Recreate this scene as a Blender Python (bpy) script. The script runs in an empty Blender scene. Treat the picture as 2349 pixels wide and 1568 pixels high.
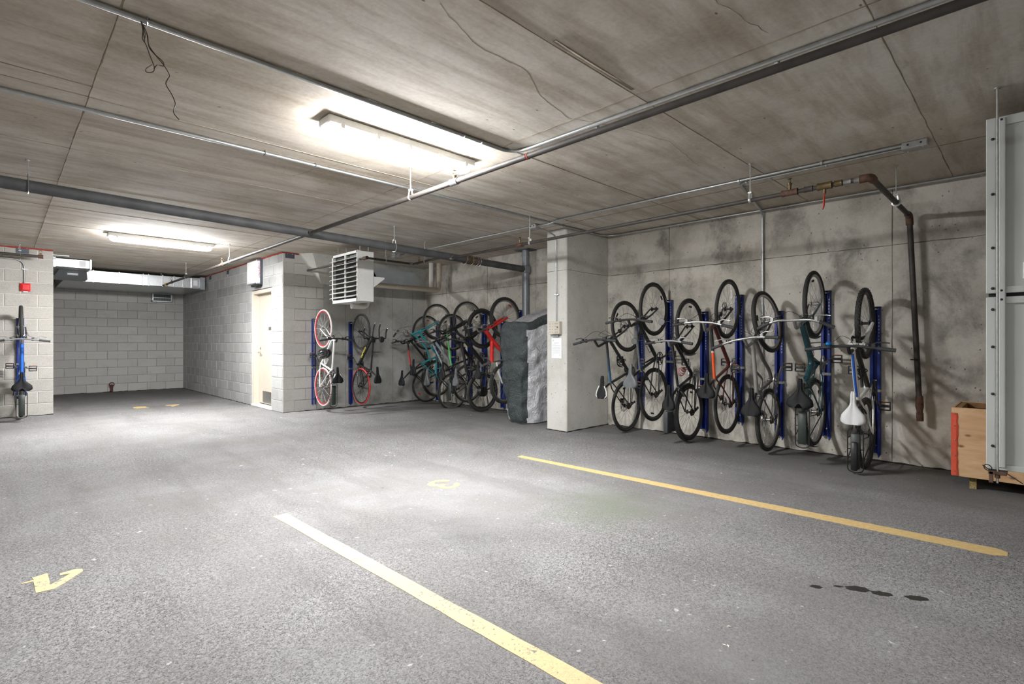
import bpy, bmesh, math, random
from mathutils import Vector, Matrix, noise

random.seed(7)
SC = bpy.context.scene
COL = SC.collection
PI = math.pi
rad = math.radians

# ------------------------------------------------------------------ camera, world, exposure
CAM_H = 1.22
cam_d = bpy.data.cameras.new('camera')
cam_d.sensor_width = 36.0
cam_d.lens = 1190.0 / 2349.0 * 36.0
cam_d.clip_start = 0.05
cam = bpy.data.objects.new('camera', cam_d)
COL.objects.link(cam)
cam.location = (0, 0, CAM_H)
cam.rotation_euler = (rad(90), 0, -math.atan2(1174.5, 1190.0))
SC.camera = cam

world = bpy.data.worlds.new('garage_ambient')
SC.world = world
world.use_nodes = True
world.node_tree.nodes['Background'].inputs[0].default_value = (0.8, 0.85, 1.0, 1)
world.node_tree.nodes['Background'].inputs[1].default_value = 0.02

SC.view_settings.view_transform = 'Standard'
SC.view_settings.look = 'None'
SC.view_settings.exposure = 0.80
SC.view_settings.gamma = 1.0
SC.view_settings.use_curve_mapping = False

LAMP = 340.0            # emission strength of every ceiling luminaire
XW = 6.41              # right wall
YB = 9.12              # wall behind the unit heater
XD = 3.46              # block wall with the door
YR = 15.9              # end wall of the recess
YP = 11.67             # face of the left block wall
CZ = 2.77              # ceiling

# ------------------------------------------------------------------ materials
def lin(c):
    return tuple(((v / 255.0) / 12.92 if v / 255.0 <= 0.04045 else ((v / 255.0 + 0.055) / 1.055) ** 2.4) for v in c)

MATS = {}
class NT:
    def __init__(s, name):
        s.m = bpy.data.materials.new(name); s.m.use_nodes = True
        s.t = s.m.node_tree; s.b = s.t.nodes['Principled BSDF']
        s.co = None
    def n(s, typ, **kw):
        x = s.t.nodes.new(typ)
        for k, v in kw.items(): setattr(x, k, v)
        return x
    def l(s, a, b): s.t.links.new(a, b)
    def coord(s):
        if s.co is None: s.co = s.n('ShaderNodeTexCoord').outputs['Object']
        return s.co
    def mapping(s, scale=(1, 1, 1), rot=(0, 0, 0)):
        m = s.n('ShaderNodeMapping'); m.inputs['Scale'].default_value = scale; m.inputs['Rotation'].default_value = rot
        s.l(s.coord(), m.inputs['Vector']); return m.outputs[0]
    def noise(s, scale, detail=4, rough=0.55, vec=None, dist=0.0):
        x = s.n('ShaderNodeTexNoise'); x.inputs['Scale'].default_value = scale; x.inputs['Detail'].default_value = detail
        x.inputs['Roughness'].default_value = rough; x.inputs['Distortion'].default_value = dist
        s.l(vec if vec is not None else s.coord(), x.inputs['Vector']); return x.outputs['Fac']
    def ramp(s, fac, stops):
        r = s.n('ShaderNodeValToRGB'); e = r.color_ramp.elements
        while len(e) < len(stops): e.new(0.5)
        for i, (p, c) in enumerate(stops):
            e[i].position = p; e[i].color = (*c, 1) if len(c) == 3 else c
        s.l(fac, r.inputs[0]); return r.outputs[0]
    def mix(s, fac, a, b, mode='MIX'):
        x = s.n('ShaderNodeMix', data_type='RGBA', blend_type=mode)
        if isinstance(fac, (int, float)): x.inputs[0].default_value = fac
        else: s.l(fac, x.inputs[0])
        for i, v in ((6, a), (7, b)):
            if isinstance(v, tuple): x.inputs[i].default_value = (*v, 1) if len(v) == 3 else v
            else: s.l(v, x.inputs[i])
        return x.outputs[2]
    def math(s, op, a, b=0.0):
        x = s.n('ShaderNodeMath', operation=op)
        for i, v in ((0, a), (1, b)):
            if isinstance(v, (int, float)): x.inputs[i].default_value = v
            else: s.l(v, x.inputs[i])
        return x.outputs[0]
    def bump(s, h, strength=0.3, dist=0.01):
        x = s.n('ShaderNodeBump'); x.inputs['Strength'].default_value = strength; x.inputs['Distance'].default_value = dist
        s.l(h, x.inputs['Height']); s.l(x.outputs[0], s.b.inputs['Normal'])
    def out(s, col, rough=0.8, metal=0.0):
        if isinstance(col, tuple): s.b.inputs['Base Color'].default_value = (*col, 1)
        else: s.l(col, s.b.inputs['Base Color'])
        if isinstance(rough, (int, float)): s.b.inputs['Roughness'].default_value = rough
        else: s.l(rough, s.b.inputs['Roughness'])
        s.b.inputs['Metallic'].default_value = metal
        return s.m

def plain(name, rgb, rough=0.5, metal=0.0, var=0.12, scale=30.0, bump=0.0, spec=None, coat=0.0):
    """paint / metal / rubber: base colour broken up by fine noise"""
    if name in MATS: return MATS[name]
    c = lin(rgb); t = NT(name)
    f = t.noise(scale, 3)
    a = tuple(max(0.0, v * (1 - var)) for v in c); b = tuple(min(1.0, v * (1 + var)) for v in c)
    col = t.ramp(f, [(0.3, a), (0.7, b)])
    m = t.out(col, rough, metal)
    if spec is not None: t.b.inputs['Specular IOR Level'].default_value = spec
    if coat: t.b.inputs['Coat Weight'].default_value = coat
    if bump: t.bump(f, bump, 0.004)
    MATS[name] = m; return m

def m_ceiling():
    t = NT('ceiling_concrete')
    streak = t.noise(1.0, 9, 0.66, t.mapping((1.1, 7.0, 1)), 0.3)
    blot = t.noise(1.1, 8, 0.64)
    fine = t.noise(38, 3, 0.6)
    big = t.noise(0.35, 3, 0.5)
    c = t.ramp(blot, [(0.30, lin((164, 156, 142))), (0.5, lin((206, 200, 189))), (0.72, lin((222, 217, 209)))])
    c = t.mix(t.math('MULTIPLY', t.ramp(streak, [(0.36, (1, 1, 1)), (0.56, (0, 0, 0))]), 0.62), c, lin((150, 136, 117)))
    c = t.mix(t.ramp(big, [(0.42, (0, 0, 0)), (0.7, (0.36, 0.36, 0.36))]), c, lin((168, 144, 114)))
    rust = t.noise(2.3, 5, 0.7, t.mapping((1, 2.2, 1)))
    c = t.mix(t.ramp(rust, [(0.64, (0, 0, 0)), (0.74, (0.35, 0.35, 0.35))]), c, lin((112, 86, 60)))
    c = t.mix(0.13, c, t.ramp(fine, [(0.3, (0.12, 0.11, 0.1)), (0.7, (0.7, 0.68, 0.65))]))
    vo = t.n('ShaderNodeTexVoronoi'); vo.inputs['Scale'].default_value = 3.4; t.l(t.mapping((1.0, 1.8, 1)), vo.inputs['Vector'])
    c = t.mix(t.ramp(vo.outputs['Distance'], [(0.022, (0.8, 0.8, 0.8)), (0.05, (0, 0, 0))]), c, lin((70, 60, 48)))
    t.bump(t.math('ADD', streak, t.math('MULTIPLY', fine, 0.4)), 0.25, 0.006)
    return t.out(c, 0.88)

def m_concrete(name, lo, mid, hi, stain=0.5, pits=0.055):
    t = NT(name)
    n1 = t.noise(1.6, 7, 0.62); n2 = t.noise(0.6, 4, 0.5); fine = t.noise(60, 3, 0.6)
    c = t.ramp(n1, [(0.3, lin(lo)), (0.5, lin(mid)), (0.72, lin(hi))])
    drip = t.noise(1.0, 7, 0.66, t.mapping((2.6, 2.6, 1.9)), 0.3)
    c = t.mix(t.math('MULTIPLY', t.ramp(drip, [(0.34, (1, 1, 1)), (0.50, (0, 0, 0))]), stain), c, lin(tuple(int(v * 0.66) for v in lo)))
    c = t.mix(t.ramp(n2, [(0.5, (0, 0, 0)), (0.72, (stain * 0.8,) * 3)]), c, lin(tuple(int(v * 0.8) for v in mid)))
    c = t.mix(0.12, c, t.ramp(fine, [(0.3, (0.15, 0.15, 0.14)), (0.7, (0.72, 0.72, 0.7))]))
    vo = t.n('ShaderNodeTexVoronoi'); vo.inputs['Scale'].default_value = 15.0; t.l(t.mapping((1, 1, 0.8)), vo.inputs['Vector'])
    pit = t.ramp(vo.outputs['Distance'], [(pits, (0.85,) * 3), (pits * 2.1, (0, 0, 0))])
    gate = t.ramp(t.noise(3.1, 3), [(0.42, (0, 0, 0)), (0.5, (1, 1, 1))])
    pit = t.mix(1.0, pit, gate, 'MULTIPLY')
    c = t.mix(pit, c, lin((58, 54, 48)))
    t.bump(t.math('SUBTRACT', t.math('ADD', n1, t.math('MULTIPLY', fine, 0.3)), pit), 0.25, 0.01)
    return t.out(c, 0.9)

def m_block(name, rgb, spread=0.10):
    t = NT(name)
    oi = t.n('ShaderNodeObjectInfo')
    c0 = lin(rgb)
    base = t.ramp(oi.outputs['Random'], [(0.0, tuple(v * (1 - spread * 1.6) for v in c0)), (0.5, c0), (1.0, tuple(min(1, v * (1 + spread)) for v in c0))])
    g = t.n('ShaderNodeNewGeometry').outputs['Position']
    f = t.noise(140, 2, 0.7, g); s = t.noise(5, 5, 0.65, g)
    c = t.mix(0.22, base, t.ramp(f, [(0.35, (0.1, 0.1, 0.1)), (0.7, (0.85, 0.85, 0.83))]))
    c = t.mix(t.ramp(s, [(0.52, (0, 0, 0)), (0.8, (0.4, 0.4, 0.4))]), c, tuple(v * 0.62 for v in c0))
    t.bump(f, 0.5, 0.004)
    return t.out(c, 0.95)

def m_asphalt(painted=None):
    t = NT('asphalt' if painted is None else 'worn_yellow_paint')
    grit = t.n('ShaderNodeTexVoronoi'); grit.inputs['Scale'].default_value = 150.0; t.l(t.coord(), grit.inputs['Vector'])
    f2 = t.noise(165, 2, 0.6); f3 = t.noise(52, 3, 0.6)
    patch = t.noise(0.55, 6, 0.58, None, 0.4); p2 = t.noise(1.7, 5, 0.6)
    base = t.ramp(patch, [(0.30, lin((88, 87, 87))), (0.44, lin((122, 121, 121))), (0.58, lin((132, 131, 131))), (0.75, lin((138, 137, 136)))])
    base = t.mix(t.ramp(p2, [(0.42, (0.5,) * 3), (0.62, (0, 0, 0))]), base, lin((108, 104, 100)))
    tire = t.noise(1.0, 5, 0.6, t.mapping((2.6, 0.5, 1), (0, 0, rad(8))))
    base = t.mix(t.ramp(tire, [(0.36, (0.45,) * 3), (0.5, (0, 0, 0))]), base, lin((92, 90, 88)))
    # coarse worn aggregate gathers in bands, smooth dusty asphalt between
    rough_zone = t.ramp(t.noise(0.42, 4, 0.55, None, 0.3), [(0.38, (0.25,) * 3), (0.6, (1, 1, 1))])
    cell = t.ramp(grit.outputs['Color'], [(0.0, (0.0, 0.0, 0.0)), (1.0, (1, 1, 1))])
    holes = t.ramp(t.math('ADD', t.math('MULTIPLY', f2, 0.6), t.math('MULTIPLY', f3, 0.4)), [(0.405, (1, 1, 1)), (0.475, (0, 0, 0))])
    holes = t.mix(1.0, holes, rough_zone, 'MULTIPLY')
    c = t.mix(t.math('MULTIPLY', rough_zone, 0.34), base, t.ramp(cell, [(0.2, lin((84, 83, 83))), (0.8, lin((196, 195, 193)))]))
    c = t.mix(t.math('MULTIPLY', holes, 0.85), c, lin((38, 38, 38)))
    flecks = t.noise(23, 2, 0.5)
    c = t.mix(t.ramp(flecks, [(0.70, (0, 0, 0)), (0.76, (0.5,) * 3)]), c, lin((214, 212, 208)))
    # asphalt colour darkens towards the right wall and the recess end
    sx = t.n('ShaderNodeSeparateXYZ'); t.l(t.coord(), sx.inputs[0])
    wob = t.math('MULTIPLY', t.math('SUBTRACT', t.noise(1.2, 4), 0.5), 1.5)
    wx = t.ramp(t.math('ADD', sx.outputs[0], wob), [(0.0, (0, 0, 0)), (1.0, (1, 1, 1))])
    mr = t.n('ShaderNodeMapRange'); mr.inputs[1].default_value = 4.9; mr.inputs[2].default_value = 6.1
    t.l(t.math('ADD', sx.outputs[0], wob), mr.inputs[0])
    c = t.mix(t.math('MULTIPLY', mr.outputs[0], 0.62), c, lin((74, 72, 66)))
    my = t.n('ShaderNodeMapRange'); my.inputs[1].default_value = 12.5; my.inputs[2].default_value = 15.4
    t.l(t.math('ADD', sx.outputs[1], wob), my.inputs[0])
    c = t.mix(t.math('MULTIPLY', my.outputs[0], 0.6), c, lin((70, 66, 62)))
    # faint green bloom on the open floor
    ds = t.n('ShaderNodeVectorMath', operation='DISTANCE'); t.l(t.coord(), ds.inputs[0]); ds.inputs[1].default_value = (3.22, 2.25, 0)
    bl = t.ramp(t.math('ADD', ds.outputs['Value'], t.math('MULTIPLY', t.math('SUBTRACT', t.noise(3.0, 4), 0.5), 0.9)), [(0.1, (0.45,) * 3), (0.62, (0, 0, 0))])
    c = t.mix(bl, c, lin((96, 106, 84)))
    if painted is not None:
        keep = t.math('ADD', t.math('MULTIPLY', t.noise(60, 4, 0.7), 0.55), t.math('MULTIPLY', t.noise(7, 4, 0.6), 0.45))
        paint = t.mix(t.noise(4.0, 4), lin(painted), lin(tuple(min(255, int(v * 1.06)) for v in painted)))
        k = t.ramp(keep, [(0.39, (0.1,) * 3), (0.45, (1, 1, 1))])
        c = t.mix(k, c, paint)
    t.bump(t.math('SUBTRACT', t.math('MULTIPLY', f3, 0.5), holes), 0.55, 0.006)
    return t.out(c, 0.9 if painted is None else 0.75)

def m_emit(name, rgb, strength):
    """diffuser lit by a board facing down: its sides give off less than its underside"""
    t = NT(name)
    sz = t.n('ShaderNodeSeparateXYZ'); t.l(t.n('ShaderNodeNewGeometry').outputs['True Normal'], sz.inputs[0])
    dn = t.math('MAXIMUM', t.math('MULTIPLY', sz.outputs[2], -1.0), 0.0)
    mr = t.n('ShaderNodeMapRange'); mr.inputs[3].default_value = strength * 0.32; mr.inputs[4].default_value = strength
    t.l(t.math('POWER', dn, 1.3), mr.inputs[0]); t.l(mr.outputs[0], t.b.inputs['Emission Strength'])
    t.b.inputs['Emission Color'].default_value = (*rgb, 1)
    return t.out((0.9, 0.9, 0.9), 0.4)

def m_galv(name, rgb, rough=0.35, metal=0.9):
    t = NT(name)
    vo = t.n('ShaderNodeTexVoronoi'); vo.inputs['Scale'].default_value = 60.0; t.l(t.coord(), vo.inputs['Vector'])
    c = lin(rgb)
    col = t.mix(0.35, c, t.ramp(vo.outputs['Color'], [(0.1, tuple(v * 0.7 for v in c)), (0.9, tuple(min(1, v * 1.25) for v in c))]))
    t.bump(t.noise(3.0, 3), 0.12, 0.02)
    return t.out(col, rough, metal)

def m_ply():
    t = NT('knotty_plywood')
    g = t.noise(1.0, 7, 0.65, t.mapping((2, 2, 9)), 1.2)
    c = t.ramp(g, [(0.3, lin((196, 152, 110))), (0.55, lin((214, 176, 134))), (0.75, lin((226, 194, 156)))])
    vo = t.n('ShaderNodeTexVoronoi'); vo.inputs['Scale'].default_value = 6.5; t.l(t.mapping((1, 0.9, 1.6)), vo.inputs['Vector'])
    c = t.mix(t.ramp(vo.outputs['Distance'], [(0.06, (0.9,) * 3), (0.17, (0, 0, 0))]), c, lin((118, 78, 46)))
    t.bump(g, 0.15, 0.004)
    return t.out(c, 0.7)

def m_fabric(name, rgb, rough, metal, wr=1.0):
    t = NT(name)
    a = t.noise(5.0, 6, 0.62, None, 1.6); b = t.noise(17, 4, 0.6, None, 2.0)
    c = lin(rgb)
    col = t.ramp(t.math('ADD', t.math('MULTIPLY', a, 0.6), t.math('MULTIPLY', b, 0.4)), [(0.35, tuple(v * 0.72 for v in c)), (0.65, tuple(min(1, v * 1.25) for v in c))])
    t.bump(t.math('ADD', a, t.math('MULTIPLY', b, 0.45)), 0.9 * wr, 0.05)
    return t.out(col, rough, metal)

def m_fade(name, stops, axis=0, rough=0.35):
    """bicycle tube whose paint fades along its length"""
    t = NT(name)
    sx = t.n('ShaderNodeSeparateXYZ'); t.l(t.coord(), sx.inputs[0])
    c = t.ramp(sx.outputs[axis], [(p, lin(q)) for p, q in stops])
    t.b.inputs['Coat Weight'].default_value = 0.4
    return t.out(c, rough)

M_CEIL = m_ceiling()
M_WALL = m_concrete('wall_concrete', (150, 143, 130), (202, 196, 184), (220, 215, 205), 0.75)
M_WALLB = m_concrete('grey_wall_concrete', (150, 150, 144), (180, 180, 174), (196, 196, 190), 0.4)
M_PILLAR = m_concrete('pillar_concrete', (176, 174, 166), (200, 198, 191), (212, 210, 204), 0.2)
M_SEAM = plain('form_seam_line', (138, 127, 110), 0.95, var=0.3, scale=9)
M_SEAMW = plain('wall_seam_line', (120, 114, 104), 0.95, var=0.35, scale=6)
M_CRACK = plain('crack_line', (104, 92, 76), 1.0, var=0.3)
M_MORTAR = plain('mortar', (158, 155, 148), 0.95, var=0.12, scale=12)
M_MORTAR_L = plain('pale_mortar', (198, 195, 188), 0.95, var=0.08, scale=12)
M_BLOCK = m_block('grey_block', (196, 194, 188), 0.06)
M_BLOCK_L = m_block('pale_block', (170, 165, 156), 0.06)
M_BLOCK_D = m_block('pale_grey_block', (158, 158, 156), 0.10)
M_ASPH = m_asphalt()
M_YEL = m_asphalt((214, 190, 144))
M_YEL2 = plain('ochre_line_paint', (200, 172, 118), 0.75, var=0.12, scale=40)
M_LAMP = m_emit('lit_diffuser', (0.985, 0.99, 1.0), LAMP)
M_WHITE = plain('white_enamel', (226, 226, 222), 0.4, var=0.03)
M_CREAM = plain('cream_paint', (196, 187, 172), 0.5, var=0.03)
M_GALV = m_galv('galvanised_steel', (196, 198, 200), 0.32)
M_GALVD = m_galv('dull_galvanised', (150, 154, 158), 0.45, 0.7)
M_CONDUIT = plain('conduit_steel', (176, 178, 178), 0.35, 0.85, 0.1)
M_ROD = plain('threaded_rod', (190, 190, 186), 0.4, 0.8)
M_PIPE_D = plain('blackened_pipe', (62, 57, 53), 0.6, 0.0, 0.3, 9, 0.2)
M_PIPE_G = plain('grey_drain_pipe', (72, 72, 73), 0.65, 0.0, 0.25, 8, 0.2)
M_PIPE_V = m_galv('weathered_riser', (142, 146, 152), 0.5, 0.5)
M_RUST = plain('rusty_fitting', (94, 70, 58), 0.75, 0.3, 0.35, 30, 0.3)
M_BRASS = plain('old_brass', (112, 95, 66), 0.45, 0.7, 0.2)
M_REDH = plain('red_vinyl', (204, 62, 44), 0.45, var=0.06)
M_REDC = plain('red_fire_caulk', (150, 50, 40), 0.7, var=0.25, scale=20)
M_REDB = plain('red_enamel', (214, 48, 50), 0.4, var=0.05)
M_PLATE = plain('slate_painted_steel', (76, 84, 94), 0.55, 0.2)
M_DARK = plain('dark_interior', (34, 34, 35), 0.8, var=0.2)
M_BOXG = plain('pale_grey_sheet', (184, 187, 183), 0.5, 0.1, 0.04, 4)
M_PLY = m_ply()
M_PLYE = plain('plywood_edge', (150, 112, 74), 0.8, var=0.2)
M_OSB = plain('chipboard', (146, 128, 84), 0.9, var=0.5, scale=80)
M_TAPE = plain('orange_tape', (214, 84, 58), 0.5, var=0.08)
M_PAPER = plain('white_paper', (232, 233, 235), 0.7, var=0.02)
M_PRINT = plain('grey_print', (186, 188, 190), 0.8, var=0.1)
M_INSUL = plain('pipe_insulation', (220, 216, 208), 0.7, var=0.06)
M_INSULD = plain('dusty_insulation', (188, 178, 163), 0.8, var=0.12)
M_RBLUE = plain('blue_powder_coat', (17, 43, 124), 0.35, 0.1, 0.08, coat=0.3)
M_BLACK = plain('satin_black', (34, 34, 35), 0.45, var=0.15)
M_BLACKG = plain('gloss_black_paint', (28, 29, 31), 0.22, var=0.1, coat=0.6)
M_RUBBER = plain('tyre_rubber', (44, 44, 42), 0.75, var=0.15, scale=60)
M_GRIP = plain('grip_rubber', (50, 51, 52), 0.7, var=0.1)
M_SADDLE = plain('black_saddle_vinyl', (22, 23, 25), 0.62, var=0.08, spec=0.25)
M_CHROME = plain('polished_steel', (206, 206, 204), 0.22, 0.95, 0.05)
M_ALU = plain('brushed_aluminium', (160, 160, 158), 0.35, 0.85, 0.08)
M_SPOKE = plain('steel_spoke', (150, 150, 148), 0.35, 0.8)
M_SPOKEB = plain('black_spoke', (48, 48, 48), 0.4, 0.4)
M_STAIN = plain('oil_stain', (44, 43, 39), 0.5, var=0.25, scale=25)
M_LEAF = plain('dry_litter', (214, 208, 196), 0.9, var=0.2, scale=50)
M_ORANGE = plain('orange_reflector', (226, 122, 40), 0.3)
M_REDR = plain('red_reflector', (196, 40, 34), 0.3)
M_TAR = plain('black_sealant', (34, 33, 31), 0.85, var=0.3, scale=20)

# ------------------------------------------------------------------ mesh builder
class MB:
    def __init__(s): s.v = []; s.f = []
    def add(s, vs, fs):
        o = len(s.v); s.v += [tuple(v) for v in vs]; s.f += [tuple(i + o for i in f) for f in fs]; return s
    def box(s, lo, hi):
        x0, y0, z0 = lo; x1, y1, z1 = hi
        return s.add([(x0, y0, z0), (x1, y0, z0), (x1, y1, z0), (x0, y1, z0), (x0, y0, z1), (x1, y0, z1), (x1, y1, z1), (x0, y1, z1)],
                     [(0, 3, 2, 1), (4, 5, 6, 7), (0, 1, 5, 4), (1, 2, 6, 5), (2, 3, 7, 6), (3, 0, 4, 7)])
    def cbox(s, c, d): return s.box([c[i] - d[i] / 2 for i in range(3)], [c[i] + d[i] / 2 for i in range(3)])
    def obox(s, c, ax, ay, az, d):
        ax, ay, az = Vector(ax).normalized(), Vector(ay).normalized(), Vector(az).normalized(); c = Vector(c)
        vs = [c + ax * (d[0] / 2 * i) + ay * (d[1] / 2 * j) + az * (d[2] / 2 * k) for k in (-1, 1) for j, i in ((-1, -1), (-1, 1), (1, 1), (1, -1))]
        return s.add(vs, [(0, 3, 2, 1), (4, 5, 6, 7), (0, 1, 5, 4), (1, 2, 6, 5), (2, 3, 7, 6), (3, 0, 4, 7)])
    def tube(s, pts, r, n=8, caps=True, closed=False, flat=None):
        pts = [Vector(p) for p in pts]; m = len(pts)
        rs = r if isinstance(r, (list, tuple)) else [r] * m
        tang = []
        for i in range(m):
            a = pts[(i - 1) % m] if (closed or i > 0) else pts[i]
            b = pts[(i + 1) % m] if (closed or i < m - 1) else pts[i]
            t = (b - a); tang.append(t.normalized() if t.length > 1e-9 else Vector((0, 0, 1)))
        up = Vector((0, 0, 1)) if abs(tang[0].z) < 0.9 else Vector((1, 0, 0))
        nrm = (up - tang[0] * up.dot(tang[0])).normalized()
        rings = []
        for i in range(m):
            nrm = (nrm - tang[i] * nrm.dot(tang[i]))
            nrm = nrm.normalized() if nrm.length > 1e-6 else tang[i].orthogonal().normalized()
            bi = tang[i].cross(nrm)
            ring = []
            for k in range(n):
                a = 2 * PI * k / n + PI / n
                ring.append(pts[i] + nrm * (math.cos(a) * rs[i]) + bi * (math.sin(a) * rs[i] * (flat or 1.0)))
            rings.append(ring)
        vs = [v for q in rings for v in q]; fs = []
        for i in range(m if closed else m - 1):
            j = (i + 1) % m
            for k in range(n):
                l = (k + 1) % n
                fs.append((i * n + k, i * n + l, j * n + l, j * n + k))
        if caps and not closed:
            fs.append(tuple(range(n - 1, -1, -1))); fs.append(tuple((m - 1) * n + k for k in range(n)))
        return s.add(vs, fs)
    def cyl(s, a, b, r, r2=None, n=12): return s.tube([a, b], [r, r if r2 is None else r2], n)
    def lathe(s, prof, c=(0, 0, 0), axis='y', n=24, caps=True):
        c = Vector(c)
        def P(r, h, a):
            u, w = r * math.cos(a), r * math.sin(a)
            return c + Vector({'y': (u, h, w), 'z': (u, w, h), 'x': (h, u, w)}[axis])
        vs = [P(r, h, 2 * PI * k / n) for r, h in prof for k in range(n)]; fs = []
        for i in range(len(prof) - 1):
            for k in range(n):
                l = (k + 1) % n; fs.append((i * n + k, (i + 1) * n + k, (i + 1) * n + l, i * n + l))
        if caps:
            fs.append(tuple(range(n))); fs.append(tuple((len(prof) - 1) * n + k for k in range(n - 1, -1, -1)))
        return s.add(vs, fs)
    def torus(s, R, r, c=(0, 0, 0), n=40, m=8, flat=1.0):
        vs = []; fs = []
        for i in range(n):
            a = 2 * PI * i / n
            for j in range(m):
                b = 2 * PI * j / m; q = R + r * math.cos(b)
                vs.append((c[0] + q * math.cos(a), c[1] + r * flat * math.sin(b), c[2] + q * math.sin(a)))
        for i in range(n):
            for j in range(m):
                fs.append((i * m + j, i * m + (j + 1) % m, ((i + 1) % n) * m + (j + 1) % m, ((i + 1) % n) * m + j))
        return s.add(vs, fs)
    def ball(s, c, r, n=10, m=7, sc=(1, 1, 1)):
        vs = [(c[0], c[1], c[2] + r * sc[2])]; fs = []
        for i in range(1, m):
            t = PI * i / m
            for k in range(n):
                a = 2 * PI * k / n
                vs.append((c[0] + r * sc[0] * math.sin(t) * math.cos(a), c[1] + r * sc[1] * math.sin(t) * math.sin(a), c[2] + r * sc[2] * math.cos(t)))
        vs.append((c[0], c[1], c[2] - r * sc[2])); e = len(vs) - 1
        for k in range(n):
            fs.append((0, 1 + k, 1 + (k + 1) % n)); fs.append((e, e - n + (k + 1) % n, e - n + k))
        for i in range(m - 2):
            for k in range(n):
                a = 1 + i * n + k; b = 1 + i * n + (k + 1) % n; fs.append((a, a + n, b + n, b))
        return s.add(vs, fs)
    def prism(s, poly, fn, d0, d1):
        """poly of 2-D points, fn(u, v, d) -> xyz"""
        n = len(poly)
        vs = [fn(u, v, d0) for u, v in poly] + [fn(u, v, d1) for u, v in poly]
        fs = [tuple(range(n - 1, -1, -1)), tuple(range(n, 2 * n))] + [(i, (i + 1) % n, n + (i + 1) % n, n + i) for i in range(n)]
        return s.add(vs, fs)
    def loft(s, rings, caps=True, closed=True):
        n = len(rings[0]); vs = [v for r in rings for v in r]; fs = []
        for i in range(len(rings) - 1):
            for k in range(n if closed else n - 1):
                l = (k + 1) % n; fs.append((i * n + k, i * n + l, (i + 1) * n + l, (i + 1) * n + k))
        if caps: fs.append(tuple(range(n - 1, -1, -1))); fs.append(tuple((len(rings) - 1) * n + k for k in range(n)))
        return s.add(vs, fs)
    def mesh(s, name, smooth=None, bevel=0.0, seg=1, M=None):
        me = bpy.data.meshes.new(name)
        vs = s.v if M is None else [tuple(M @ Vector(v)) for v in s.v]
        me.from_pydata(vs, [], s.f)
        bm = bmesh.new(); bm.from_mesh(me)
        bmesh.ops.recalc_face_normals(bm, faces=bm.faces)
        if bevel:
            es = [e for e in bm.edges if len(e.link_faces) == 2 and e.calc_face_angle(0) > 0.5]
            bmesh.ops.bevel(bm, geom=es, offset=bevel, segments=seg, affect='EDGES', profile=0.5, clamp_overlap=True)
        bm.to_mesh(me); bm.free()
        if smooth is not None:
            me.polygons.foreach_set('use_smooth', [True] * len(me.polygons))
            me.set_sharp_from_angle(angle=rad(smooth))
        return me
    def build(s, name, mat, parent=None, smooth=None, bevel=0.0, seg=1, M=None, loc=None):
        return link(name, s.mesh(name, smooth, bevel, seg, M), mat, parent, loc)

def link(name, me, mat, parent=None, loc=None):
    if mat is not None and not me.materials: me.materials.append(mat)
    o = bpy.data.objects.new(name, me); COL.objects.link(o)
    if parent is not None: o.parent = parent
    if loc is not None: o.location = loc
    return o
def empty(name, loc=(0, 0, 0)):
    o = bpy.data.objects.new(name, None); o.empty_display_size = 0.1
    COL.objects.link(o); o.location = loc; return o
def tag(o, label, cat, group=None):
    o['label'] = label; o['category'] = cat
    if group: o['group'] = group
    return o
def thing(name, label, cat, loc=(0, 0, 0), group=None): return tag(empty(name, loc), label, cat, group)
def struct(o, label=None):
    o['kind'] = 'structure'
    if label: o['label'] = label
    return o
def arc(c, r, a0, a1, n, u, v):
    c, u, v = Vector(c), Vector(u), Vector(v)
    return [c + u * (r * math.cos(a0 + (a1 - a0) * i / n)) + v * (r * math.sin(a0 + (a1 - a0) * i / n)) for i in range(n + 1)]
def bend(pts, r=0.1, n=5):
    """round the corners of a polyline"""
    pts = [Vector(p) for p in pts]; out = [pts[0]]
    for i in range(1, len(pts) - 1):
        a, b, c = pts[i - 1], pts[i], pts[i + 1]
        d = min(r, (a - b).length * 0.45, (c - b).length * 0.45)
        p, q = b + (a - b).normalized() * d, b + (c - b).normalized() * d
        for k in range(n + 1):
            t = k / n; out.append(p * (1 - t) ** 2 + b * (2 * t * (1 - t)) + q * t * t)
    return out + [pts[-1]]
def text_mesh(txt, size, extrude=0.0006, font=None):
    cu = bpy.data.curves.new('lettering', 'FONT'); cu.body = txt; cu.size = size; cu.extrude = extrude
    cu.align_x = 'CENTER'; cu.align_y = 'CENTER'; cu.resolution_u = 3
    o = bpy.data.objects.new('lettering', cu); COL.objects.link(o)
    dg = bpy.context.evaluated_depsgraph_get(); dg.update()
    me = bpy.data.meshes.new_from_object(o.evaluated_get(dg))
    bpy.data.objects.remove(o); return me

# ------------------------------------------------------------------ room shell
FX0, FY0 = -7.0, -7.0
floor = struct(MB().box((FX0, FY0, -0.12), (XW + 0.3, YR + 0.3, 0.0)).build('floor', M_ASPH), 'worn grey asphalt garage floor')
ceil = struct(MB().box((FX0, FY0, CZ), (XW + 0.3, YR + 0.3, CZ + 0.2)).build('ceiling', M_CEIL), 'tan cast concrete ceiling with form lines')
wall_r = struct(MB().box((XW, FY0, 0), (XW + 0.3, YB + 0.25, CZ)).build('wall_right', M_WALL), 'stained cast concrete wall carrying the bike racks')
struct(MB().box((FX0, FY0 - 0.3, 0), (XW + 0.3, FY0, CZ)).build('wall_rear', M_WALLB))
struct(MB().box((FX0 - 0.3, FY0, 0), (FX0, YP + 0.3, CZ)).build('wall_far_left', M_WALLB))

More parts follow.
